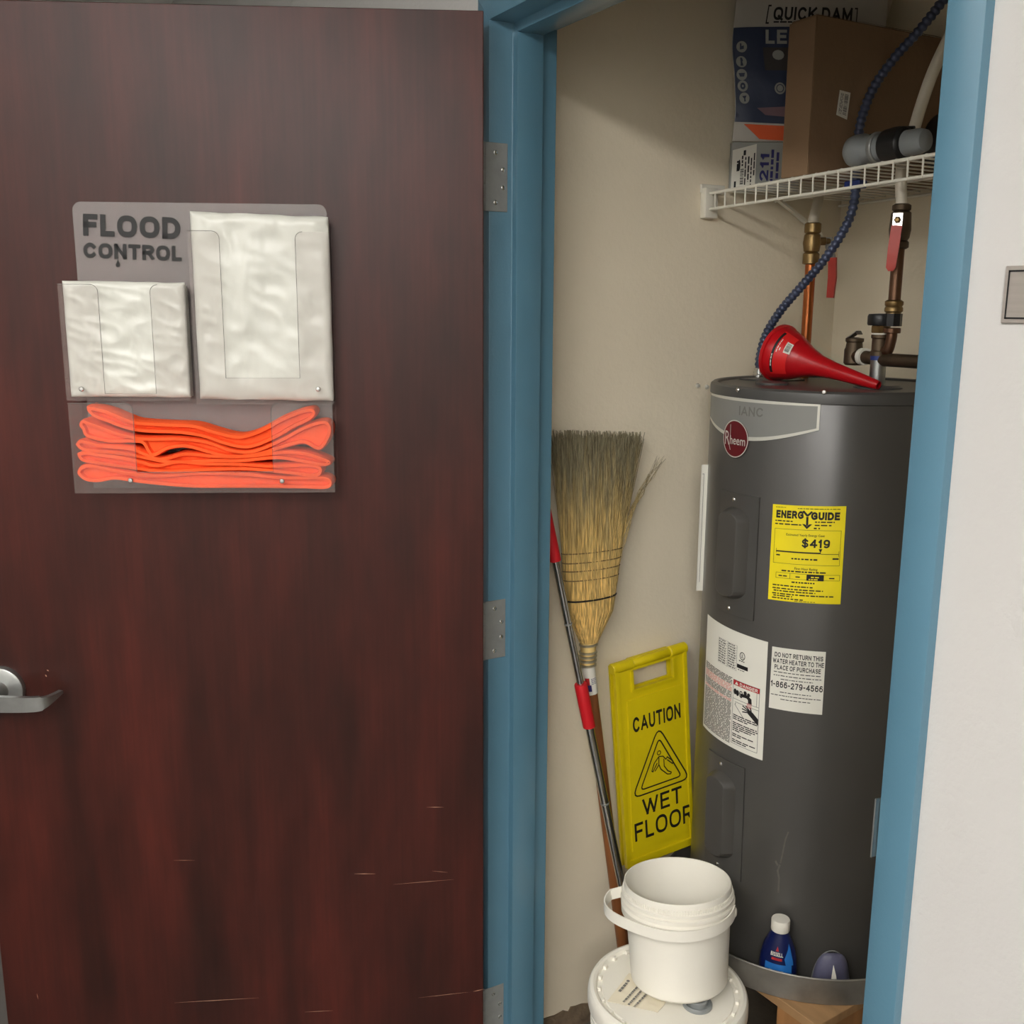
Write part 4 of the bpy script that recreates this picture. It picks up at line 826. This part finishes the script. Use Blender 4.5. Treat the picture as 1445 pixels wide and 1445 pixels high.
nb = skmap((1020, 40), (1235, 44), (1018, 172), (1235, 184)); nbp = MB().grid(lambda u, v: nb(u, v, 0), 24, 24).build('navy_print', 'sackb', sk, 60)
ob_ = skmap((1042, 176), (1225, 186), (1066, 197), (1225, 208)); MB().grid(lambda u, v: ob_(u, v, .0004), 20, 6).build('orange_print', 'sacko', sk, 60)
pm_ = skmap((1060, 154), (1235, 148), (1072, 164), (1235, 180)); MB().grid(lambda u, v: pm_(u, v, .0004), 16, 5).build('mauve_print', 'sackpink', nbp, 60)
k = MB(); tq = skmap((1080, 10), (1206, 12), (1078, 37), (1204, 40)); block(k, tq, '[', 0, .035, 0, 1.0, .09, .0006, shear=.3); block(k, tq, ']', .955, .99, .1, 1.0, .09, .0006); block(k, tq, 'QUICK DAM', .07, .93, .12, .80, .2, .0006); words(k, tq, .08, .55, .86, .08, .05, .0006); k.build('lettering', 'ink', sk, 0)
def fin(mb, nm, m): mb.build(nm, m, nbp, 0)
for i, (x_, y_) in enumerate(((1046, 68), (1043.5, 89), (1042, 107), (1042, 123), (1043, 140))):
    cm = skmap((x_-7, y_-8), (x_+7, y_-8), (x_-7, y_+8), (x_+7, y_+8)); k = MB(); km = MB(); disc(k, cm, .5, .5, .5, .5, .0006, 20)
    if i == 0: poly(km, cm, [(.35, .2), (.48, .2), (.48, .45), (.7, .4), (.68, .7), (.3, .75)], .0012)
    if i == 1: poly(km, cm, [(.42, .15), (.6, .15), (.66, .4), (.58, .5), (.64, .85), (.36, .85), (.42, .5)], .0012)
    if i == 2: poly(km, cm, [(.2, .36), (.8, .36), (.7, .68), (.3, .68)], .0012)
    if i == 3: disc(km, cm, .5, .5, .26, .30, .0012, 12, .35)
    if i == 4: poly(km, cm, [(.28, .32), (.72, .28), (.58, .55), (.62, .8), (.45, .8), (.46, .55)], .0012)
    fin(k, 'icon', 'greycard'); fin(km, 'icon_drawing', 'sackb')
k = MB(); km = MB(); cm = skmap((1085, 119), (1101, 119), (1085, 136), (1101, 136)); disc(k, cm, .5, .5, .48, .48, .0006, 18); disc(km, cm, .5, .5, .34, .34, .0012, 14, .8)
fin(k, 'icon', 'greycard'); fin(km, 'icon_drawing', 'sackb'); k = MB(); lt = skmap((1078, 44), (1150, 46), (1078, 66), (1150, 68)); block(k, lt, 'LE', .0, .40, .05, .95, .22, .0006); fin(k, 'lettering', 'greycard'); k = MB(); cd_ = MB(); dk = skmap((1074, 70), (1160, 72), (1074, 102), (1160, 104)); cd_.grid(lambda u, v: dk(u, v, .0005), 8, 4); cd_.build('dark_print', 'sackdark', nbp, 60)
sq = skmap((1086, 74), (1102, 74), (1086, 88), (1102, 88)); disc(k, sq, .5, .5, .5, .5, .0012, 12); fin(k, 'icon', 'greycard')
# pump
pc = hy((1206, 222), .640); pz_ = SHT(pc.x+.09)
pu = thing('utility_pump', 'grey and black small motor lying on the wire shelf beside the brown carton', 'pump', (pc.x+.016, .634, pz_), math.radians(1))
ax_ = look((0, 0, .030), (1, 0, .0)); 
MB().lathe([(.008, -.026), (.018, -.024), (.026, -.016), (.0285, -.006), (.0285, .012), (.025, .018), (.0235, .022), (.0235, .05), (.020, .060)], 28, ax_).build('housing', 'pailgrey', pu)
MB().lathe([(.021, .058), (.028, .060), (.029, .064), (.029, .098), (.026, .102), (.022, .104)], 28, ax_).build('motor_band', 'blackpl', pu)
MB().lathe([(.022, .102), (.0215, .13), (.018, .142), (.006, .146)], 24, ax_).build('end_cap', 'pailgrey', pu)
MB().tube(cat([(.0, .01, .055), (.02, .03, .06), (.06, .02, .062), (.10, .02, .058)], 6), .003, 8).build('cable', 'blackpl', pu)
MB().lathe([(.026, 0), (.0275, .003), (.0275, .008), (.026, .010)], 28, look((.036, 0, .030), (1, 0, 0)) ).build('clamp', 'dull', pu)
bk = thing('black_roll', 'round black roll standing on the wire shelf beside the motor', 'roll', (.285, .825, SHT(.30)), math.radians(20))
MB().lathe([(.025, -.022), (.052, -.022), (.055, -.019), (.055, .019), (.052, .022), (.025, .022)], 40, look((0, 0, .055), (1, -.5, 0)), cap=(False, False)).add([], []).build('winding', 'blackpl', bk); MB().lathe([(.0255, -.0215), (.0255, .0215), (.021, .0215), (.021, -.0215), (.0255, -.0215)], 30, look((0, 0, .055), (1, -.5, 0)), cap=(False, False)).build('core', 'card', bk)
# ------------------------------------------------------------------ broom
nk = hx((829, 938), -.074); fl = hz((894, 1452), 0.0)
fl = Vector((max(fl.x, WX+.02), fl.y, 0))
bm_ = thing('corn_broom', 'corn broom with wooden handle leaning bristles up against the closet wall', 'broom', fl)
hd_ = (nk-fl); L2 = hd_.length; hdir = hd_.normalized()
MB().tube([(0, 0, 0.0), hdir*.004, hd_*.5, hd_*.985], [.0115, .0138, .0138, .0138], 16).build('handle', 'woodh', bm_)
# label sleeve
s0, s1 = hd_*(1-.064/L2), hd_*(1-.002/L2); sv = MB().tube([s0, s1], .0155, 20).build('sleeve', 'white', bm_)
vC = (CAM-nk); xh = Vector((0, 0, 1)).cross(hdir).normalized(); yh = hdir.cross(xh); ca = math.atan2(vC.dot(yh), vC.dot(xh))
def slm(u, v, d=0): a = ca+(u-.5)*2.2; c = s1.lerp(s0, v); return c+(xh*math.cos(a)+yh*math.sin(a))*(.0155+d)
k = MB(); k.grid(lambda a, b: slm(.22+.28*a, .36+.26*b, .0005), 4, 2); k.build('red_print', 'inkred', sv, 40); k = MB(); k.grid(lambda a, b: slm(.30+.28*a, .62+.24*b, .0005), 4, 2); [words(k, slm, .60, .95, .40+.06*i, .025, .1, .0005) for i in range(4)]; k.build('blue_print', 'inkblue', sv, 40)
# head: centre line from neck to the tips
tipc = hx((842, 612), -.112); HL = (tipc-nk).length
hdroot = nk-fl; up = (tipc-nk).normalized(); wdv = Vector((0, 1, 0)); wdv = (wdv-up*wdv.dot(up)).normalized(); thv = up.cross(wdv)*-1
if thv.x < 0: thv = -thv
def hw(t):                                   # half width / half thickness along the head
    for (a, w0, h0), (b, w1, h1) in zip(HP, HP[1:]):
        if a <= t <= b: s = (t-a)/(b-a); return w0+(w1-w0)*s, h0+(h1-h0)*s
    return HP[-1][1:]
HP = [(-.1, .0145, .0145), (.0, .0155, .0155), (.09, .0165, .016), (.104, .019, .018), (.125, .026, .022), (.147, .033, .026), (.178, .043, .030), (.21, .050, .031), (.26, .056, .031), (.307, .059, .029), (.40, .065, .025), (.515, .071, .023), (.73, .087, .022), (.9, .100, .021), (1.1, .112, .019)]
def hp(t, a, b):                             # t along, a across (-1..1), b depth (-1..1)
    w_, h_ = hw(t); return hdroot+up*(HL*t)+wdv*(w_*a)+thv*(h_*b)
core = MB(); seg = 20; ts = [i/24*.93 for i in range(25)]
vs = [hp(t, .84*math.cos(2*PI*k_/seg), .74*math.sin(2*PI*k_/seg)) for t in ts for k_ in range(seg)]
core.add(vs, [(i*seg+k_, i*seg+(k_+1) % seg, (i+1)*seg+(k_+1) % seg, (i+1)*seg+k_) for i in range(24) for k_ in range(seg)]+[tuple(range(seg)), tuple(24*seg+k_ for k_ in range(seg))])
def relroot(): e = bpy.data.objects.new('x', None); return e
br_ = core.build('bristle_core', 'straw_core', bm_, 60)
MB().tube([hdroot+up*(-.004), hdroot+up*(HL*.06), hdroot+up*(HL*.115)], [.0150, .0160, .0185], 18).build('bound_neck', 'strawneck', bm_)
rs = random.Random(11); sb = MB()
def strand(pts, r):
    n_ = len(pts); vs = []
    for i, p in enumerate(pts):
        rr2 = r*(1-.55*i/(n_-1))
        for k_ in range(3): vs.append(Vector(p)+wdv*(rr2*math.cos(2.094*k_))+thv*(rr2*math.sin(2.094*k_)))
    sb.add(vs, [(i*3+k_, i*3+(k_+1) % 3, (i+1)*3+(k_+1) % 3, (i+1)*3+k_) for i in range(n_-1) for k_ in range(3)])
for i in range(2300):
    a0 = rs.uniform(-1, 1); phi = math.acos(a0); b0 = math.sin(phi)*rs.choice((1, 1, 1, -1))*rs.uniform(.74, 1.08); a0 *= rs.uniform(.93, 1.03)
    t0 = rs.choice((.10, .10, .105, .30, .38)) ; t1 = rs.uniform(.90, 1.015); j_ = rs.gauss(0, .035); j2 = rs.gauss(0, .05)
    n_ = 6; pts = []
    for k_ in range(n_+1):
        t = t0+(t1-t0)*k_/n_; f = max(0, t-.32)/.68; pts.append(hp(t, a0+j_*f+j2*f*f, b0+rs.gauss(0, .03)+f*rs.gauss(0, .12)))
    strand(pts, rs.uniform(.0008, .0018))
for tq_, da, n_ in ((.54, .72, 18), (.40, .35, 6), (.47, .5, 6)):  # stray wisps
    for i in range(n_):
        pts = [hp(tq_, .95, rs.uniform(-.3, .5))]
        for k_ in range(1, 6): pts.append(hp(min(1, tq_+.07*k_+rs.uniform(-.004, .004)*k_), .95+da*(k_/5)**1.3*rs.uniform(.85, 1.15), rs.uniform(-.4, .6)))
        strand(pts, .0006)
st_ = sb.build('bristles', 'straw', bm_, 60); st_['kind'] = 'stuff'
zoff = nk.z-fl.z
for nd in M['straw'].node_tree.nodes:
    if nd.type == 'MATH': pass
# remap straw colour by height above the neck
for nd in list(M['straw'].node_tree.nodes):
    if nd.type == 'SEPXYZ':
        nt = M['straw'].node_tree; mm = nt.nodes.new('ShaderNodeMath'); mm.operation = 'SUBTRACT'; mm.inputs[1].default_value = zoff
        l = [x_ for x_ in nt.links if x_.from_node == nd][0]; to = l.to_socket; nt.links.remove(l); nt.links.new(nd.outputs['Z'], mm.inputs[0]); nt.links.new(mm.outputs[0], to)
def band(t, r, m, nm, sl=0):
    pts = [hp(t+sl*math.cos(2*PI*k_/40), 1.04*math.cos(2*PI*k_/40), 1.08*math.sin(2*PI*k_/40)) for k_ in range(41)]
    MB().tube(pts, r, 6, False).build(nm, m, bm_)
for t in (.385, .425, .46, .50): band(t, .0013, 'thread', 'stitch_row', .010)
band(.298, .0019, 'darkwire', 'binding_wire', .012)
for t in (0, .02, .038, .056, .09): band(t, .0030, 'wire', 'neck_wire', .004)
# ------------------------------------------------------------------ telescoping pole
pt0 = hx((775, 748), -.045); pt1 = hx((876, 1243), -.034); dr_ = (pt1-pt0).normalized(); foot = pt0+dr_*((0-pt0.z)/dr_.z); topp = pt0-dr_*((pt0.y-(b3+.0112))/dr_.y)      # its upper end leans on the back of the door frame
po = thing('extension_pole', 'chrome telescoping pole with red foam grips leaning beside the broom', 'pole', foot)
q = lambda px: (lambda z: foot*0+dr_*((z-foot.z)/dr_.z))(min(((hx(px, xx).z, abs((hx(px, xx)-(pt0+dr_*((hx(px, xx).z-pt0.z)/dr_.z))).length)) for xx in [-.06+.001*i for i in range(60)]), key=lambda s: s[1])[0])
g_top, g1, j1, g2_, g3, j2 = q((768, 700)), q((783, 791)), q((801, 880)), q((817, 966)), q((830, 1025)), q((853, 1133))
g_top = topp-foot
MB().tube([g1, g2_], .0075, 16).build('upper_tube', 'chrome', po); MB().tube([Vector((0, 0, 0)), g2_*.98], .0092, 16).build('lower_tube', 'chrome', po)
MB().tube([g_top, g1.lerp(g_top, .02), g1], .0115, 18).build('foam_grip', 'redgrip', po); MB().tube([g2_+(g2_-g3)*.02, g2_, g3.lerp(g2_, .5), g3], [.0128, .0135, .0135, .0132], 18).build('foam_grip', 'redgrip', po)
for p in (j1, j2): MB().tube([p-dr_*.002, p+dr_*.002], .0098 if p is j2 else .0082, 16).build('joint_ring', 'dull', po)
# ------------------------------------------------------------------ wet floor sign
xt, xb = -.100, -.070
TL, TR, BL, BR = hx((866, 940), xt), hx((967, 909), xt), hx((884, 1226), xb), hx((978, 1190), xb)
fs_ = thing('wet_floor_sign', 'yellow folding sign reading CAUTION WET FLOOR leaning on the closet wall', 'sign', ((BL+BR)/2))
sg = local(fs_, quadmap(TL, TR, BL, BR))
n_ = (BL-TL).cross(TR-TL); sgn = 1 if n_.dot(CAM-TL) > 0 else -1
S_ = lambda u, v, d=0: sg(u, v, d*sgn)
def panelshape(d0, d1, nm):
    mb = MB(); hu0, hu1, hv0, hv1 = .245, .80, .048, .138
    parts = [[(0, .01), (hu0, .01), (hu0, 1), (0, 1)], [(hu1, .01), (1, .01), (1, 1), (hu1, 1)], [(hu0, hv1), (hu1, hv1), (hu1, 1), (hu0, 1)], [(hu0, .0), (hu1, .0), (hu1, hv0), (hu0, hv0)]]
    for p in parts: mb.prism(p, S_, d0, d1)
    return mb.build(nm, 'yellow', fs_, 0)
panelshape(-.006, 0, 'front_panel'); panelshape(-.022, -.016, 'rear_panel')
k = MB()                                  # raised rim and inner board of the front panel
for a in ((0, .045, .03, 1), (.955, 1, .03, 1), (.045, .955, .965, 1)): k.prism([(a[0], a[2]), (a[1], a[2]), (a[1], a[3]), (a[0], a[3])], S_, -.001, .004)
k.prism([(.15, .185), (.90, .185), (.93, .925), (.10, .925)], S_, -.001, .0022)
hu0, hu1, hv0, hv1 = .245, .80, .048, .138
for a in ((hu0-.03, hu0, hv0, hv1+.012), (hu1, hu1+.03, hv0, hv1+.012), (hu0, hu1, hv1, hv1+.012)): k.prism([(a[0], a[2]), (a[1], a[2]), (a[1], a[3]), (a[0], a[3])], S_, -.001, .004)
k.build('raised_rim', 'yellow', fs_, 0)
k = MB()
for u0, u1, r in ((-.015, .26, .0125), (.26, .78, .0105), (.78, 1.02, .0125)): k.tube([S_(u0, .018, -.006), S_(u0+.01, .018, -.006), S_(u1-.01, .018, -.006), S_(u1, .018, -.006)], [r*.86, r, r, r*.86], 18)
k.build('hinge_bar', 'yellow', fs_, 40)
k = MB(); DD = .0027
block(k, S_, 'CAUTION', .20, .88, .272, .345, .19, DD)
asp = .40
def rtri(cu, cv, hw_, hh_, r):
    P3 = [(cu, cv-hh_), (cu+hw_, cv+hh_), (cu-hw_, cv+hh_)]; out = []
    for i in range(3):
        a, b, c = Vector(P3[i-1]), Vector(P3[i]), Vector(P3[(i+1) % 3]); p0 = b+(a-b)*r; p1 = b+(c-b)*r
        out += [tuple(p0.lerp(b, s).lerp(b.lerp(p1, s), s)) for s in (0, .25, .5, .75, 1)]
    return out
stroke(k, S_, rtri(.555, .507, .42, .153, .14), .0036, asp, DD, True); stroke(k, S_, rtri(.555, .522, .30, .112, .10), .0034, asp, DD, True)
disc(k, S_, .545, .482, .030, .012, DD, 16, .62)
stroke(k, S_, [(.545, .50), (.60, .505), (.64, .525), (.66, .515), (.74, .545), (.735, .558), (.66, .53)], .0027, asp, DD)
stroke(k, S_, [(.54, .50), (.47, .525), (.43, .56), (.445, .565), (.51, .53)], .0027, asp, DD)
stroke(k, S_, [(.54, .505), (.535, .54), (.56, .565), (.65, .60), (.70, .605), (.71, .598), (.66, .585), (.61, .555), (.61, .52)], .0027, asp, DD); stroke(k, S_, [(.535, .54), (.475, .565)], .0027, asp, DD)
block(k, S_, 'WET', .27, .85, .682, .765, .155, DD); block(k, S_, 'FLOOR', .14, 1.0, .790, .880, .155, DD); k.build('lettering', 'ink', fs_, 0)
# ------------------------------------------------------------------ pails
LZ = .395
lc = hz((942, 1392), LZ); pl = thing('large_pail', 'large white lidded plastic pail standing on the closet floor', 'pail', (lc.x, lc.y, 0))
up_ = lambda P_: [(r*.98, z+(.027 if z > .2 else 0)) for r, z in P_]
MB().lathe(up_([(.126, 0), (.131, .004), (.142, .285), (.148, .288), (.148, .294), (.1425, .297), (.143, .308), (.149, .311), (.149, .317), (.1435, .320), (.144, .332), (.150, .335), (.150, .341), (.1445, .344), (.1445, .352)]), 72, cap=(True, True)).build('pail_body', 'pail', pl)
MB().lathe(up_([(.1465, .330), (.1535, .331), (.1545, .336), (.1545, .352), (.1535, .360), (.1500, .3655), (.1440, .368), (.1390, .366), (.1370, .360), (.1355, .3585), (.128, .3585), (.1265, .361), (.004, .361)]), 72, cap=(False, True)).build('lid', 'pail', pl)
k = MB()
for i in range(24):
    a = 2*PI*i/24; k.rbox(.1270, .1335, -.0045, .0045, .3850, .3920, .001, 1, RZ(a))
k.build('lid_rib', 'pail', pl)
scp = hz((984, 1418), .388)-Vector((lc.x, lc.y, 0))
cap_ = MB().lathe([(.0275, .3875), (.0275, .3925), (.0245, .395), (.0235, .3925), (.019, .3925), (.0185, .401), (.0165, .403), (.003, .403)], 32, T(scp.x, scp.y, 0)).build('spout_cap', 'pailgrey', pl)
MB().rbox(scp.x-.012, scp.x+.012, scp.y-.004, scp.y+.004, .4025, .4055, .001, 1).build('pull_tab', 'pailgrey', cap_)
# smaller pail
pb = hz((958, 1386), .3885)
SP = thing('small_pail', 'small open white plastic pail standing on the large pail lid', 'pail', (pb.x, pb.y, .3978))
TILT = math.radians(6.3); cdir = Vector((scp.x+lc.x-pb.x, scp.y+lc.y-pb.y, 0)).normalized()      # its front edge rides up on the spout cap
SP.scale = (1, 1, 1.05); SP.rotation_mode = 'QUATERNION'; SP.rotation_quaternion = Matrix.Rotation(TILT, 4, Vector((cdir.y, -cdir.x, 0))).to_quaternion()
BRr, TRr, PH = .0915, .1010, .187
MB().lathe([(.086, 0), (.0885, .0015), (BRr, .006), (.0985, .128), (.1005, .130), (.1075, .132), (.1075, .145), (.1025, .148), (.1025, .152), (.1075, .1535), (.1075, .158), (.1022, .1595), (.1022, .163), (.1060, .1645), (.1060, .168), (.1018, .1695), (.1018, .183), (.1005, PH), (.0985, PH), (.0975, .183), (.0965, .13), (.089, .006), (.002, .0045)], 80, cap=(True, True)).build('pail_body', 'pail', SP, 30)
k = MB()
for i in range(130):
    a = 2*PI*i/130; k.box(.1012, .1036, -.0011, .0011, .1698, .1765, RZ(a))
k.build('grip_ridges', 'pail', SP, 0)
# bail: hangs round the front from ear to ear
thC = math.atan2(CAM.y-pb.y, CAM.x-pb.x)          # direction facing the camera
ear1, ear2 = thC+math.radians(78), thC-math.radians(102)
bl = []
for i in range(33):
    s = i/32; a = ear2+(ear1-ear2)*s; off = .1085+.030*math.exp(-((s-.0-.13)/.16)**2)*1.0+.004*math.sin(PI*s); zz_ = .148-.012*math.sin(PI*min(1, s*1.0))**.7
    bl.append(Vector((off*math.cos(a), off*math.sin(a), zz_)))
bl[0] = Vector((.106*math.cos(ear2), .106*math.sin(ear2), .150))
MB().strap(bl, .020, .0028, lambda i: (0, 0, 1)).build('bail', 'pail', SP, 40)
for a in (ear1, ear2): MB().lathe([(.009, 0), (.009, .005), (.006, .007), (.002, .0072)], 16, look((.1045*math.cos(a), .1045*math.sin(a), .143), (math.cos(a), math.sin(a), 0))).build('ear', 'pail', SP)
# paper slip on the lid
qs = [hz(p, .3905) for p in ((888, 1372), (940, 1414), (857, 1412), (928, 1428))]
spx = thing('paper_slip', 'crumpled cream printed slip lying on the large pail lid', 'paper', (qs[0].x, qs[0].y, .3885))
plm = local(spx, lambda u, v, d=0: qs[0]*(1-u)*(1-v)+qs[1]*u*(1-v)+qs[2]*(1-u)*v+qs[3]*u*v+Vector((0, 0, d-.0016+.0040*abs(noise.noise(Vector((u*3, v*3, 4)))))))
MB().sheet(plm, 12, 10, .0006).build('sheet', 'slip', spx, 60)
k = MB()
tp = [hz(p, .3905) for p in ((884, 1383), (900, 1393), (876, 1408), (893, 1420))]
rows = [((876, 1402), (890, 1386)), ((882, 1417), (905, 1392)), ((889, 1421), (911, 1397)), ((897, 1424), (918, 1402))]
for r_i, (a, b) in enumerate(rows):
    A_, B_ = hz(a, .3905), hz(b, .3905); t = (B_-A_); nrm = Vector((-t.y, t.x, 0)).normalized()*.0065
    tmv = local(spx, lambda u, v, d=0, A_=A_, t=t, nrm=nrm: A_+t*u+nrm*(1-v)+Vector((0, 0, d+.0030)))
    if r_i == 0: words(k, tmv, 0, .8, .1, .8, .16, .0, .25); disc(k, tmv, .92, .4, .08, .5, 0)
    else: words(k, tmv, 0, 1, .15, .6, .08, .0, .3)
k.build('print', 'inkgrey', spx, 0)
# ------------------------------------------------------------------ small wall things
for px, lab in (((984, 544), 'small wall screw on the broom side of another, near the water heater rim'), ((997, 546), 'small wall screw right against the water heater top rim')):
    p = hx(px, WX); tag(MB().lathe([(.0052, -.001), (.0052, .001), (.0040, .003), (.0040, .0050), (.0015, .0058)], 12, T(*p) @ RY(PI/2)).build('wall_screw', 'silver'), lab, 'screw', 'screws in the closet wall')
sgx = 1.0025
sp_ = thing('door_sign_plate', 'brushed metal sign plate with black border on the hallway wall', 'sign', (sgx, .012, 1.675))
MB().rbox(0, .20, -.003, 0, -.026, .026, .0008, 1).build('plate', 'plate', sp_)
k = MB(); pmap = lambda u, v, d=0: Vector((.20*u, -.003-d, .026-.052*v)); frame_line(k, pmap, .02, .98, .075, .925, .0085, .033, .0004); k.build('border', 'ink', sp_, 0)
# ------------------------------------------------------------------ ceiling lights
for i, (x, y, s) in enumerate(LAMPS):
    l = thing('ceiling_light', ('bright white ceiling light panel at the far strike-side end', 'white ceiling light panel between two others in the hallway', 'dim white ceiling light panel facing the open doorway')[i], 'ceiling light', (x, y, 2.75), 0, 'hallway ceiling lights')
    k = MB()
    for a in ((-.62, .62, -.32, -.30), (-.62, .62, .30, .32), (-.62, -.60, -.30, .30), (.60, .62, -.30, .30)): k.box(a[0], a[1], a[2], a[3], -.012, .0)
    k.build('frame', 'lampw', l, 0); MB().box(-.60, .60, -.30, .30, -.010, -.002).build('diffuser', lamp_mat(s), l, 0)

for o in bpy.data.objects:
    if o.type == 'MESH' and o.name.split('.')[0] in ('print', 'grip_ridges', 'lid_rib', 'barcode'): o['kind'] = 'stuff'
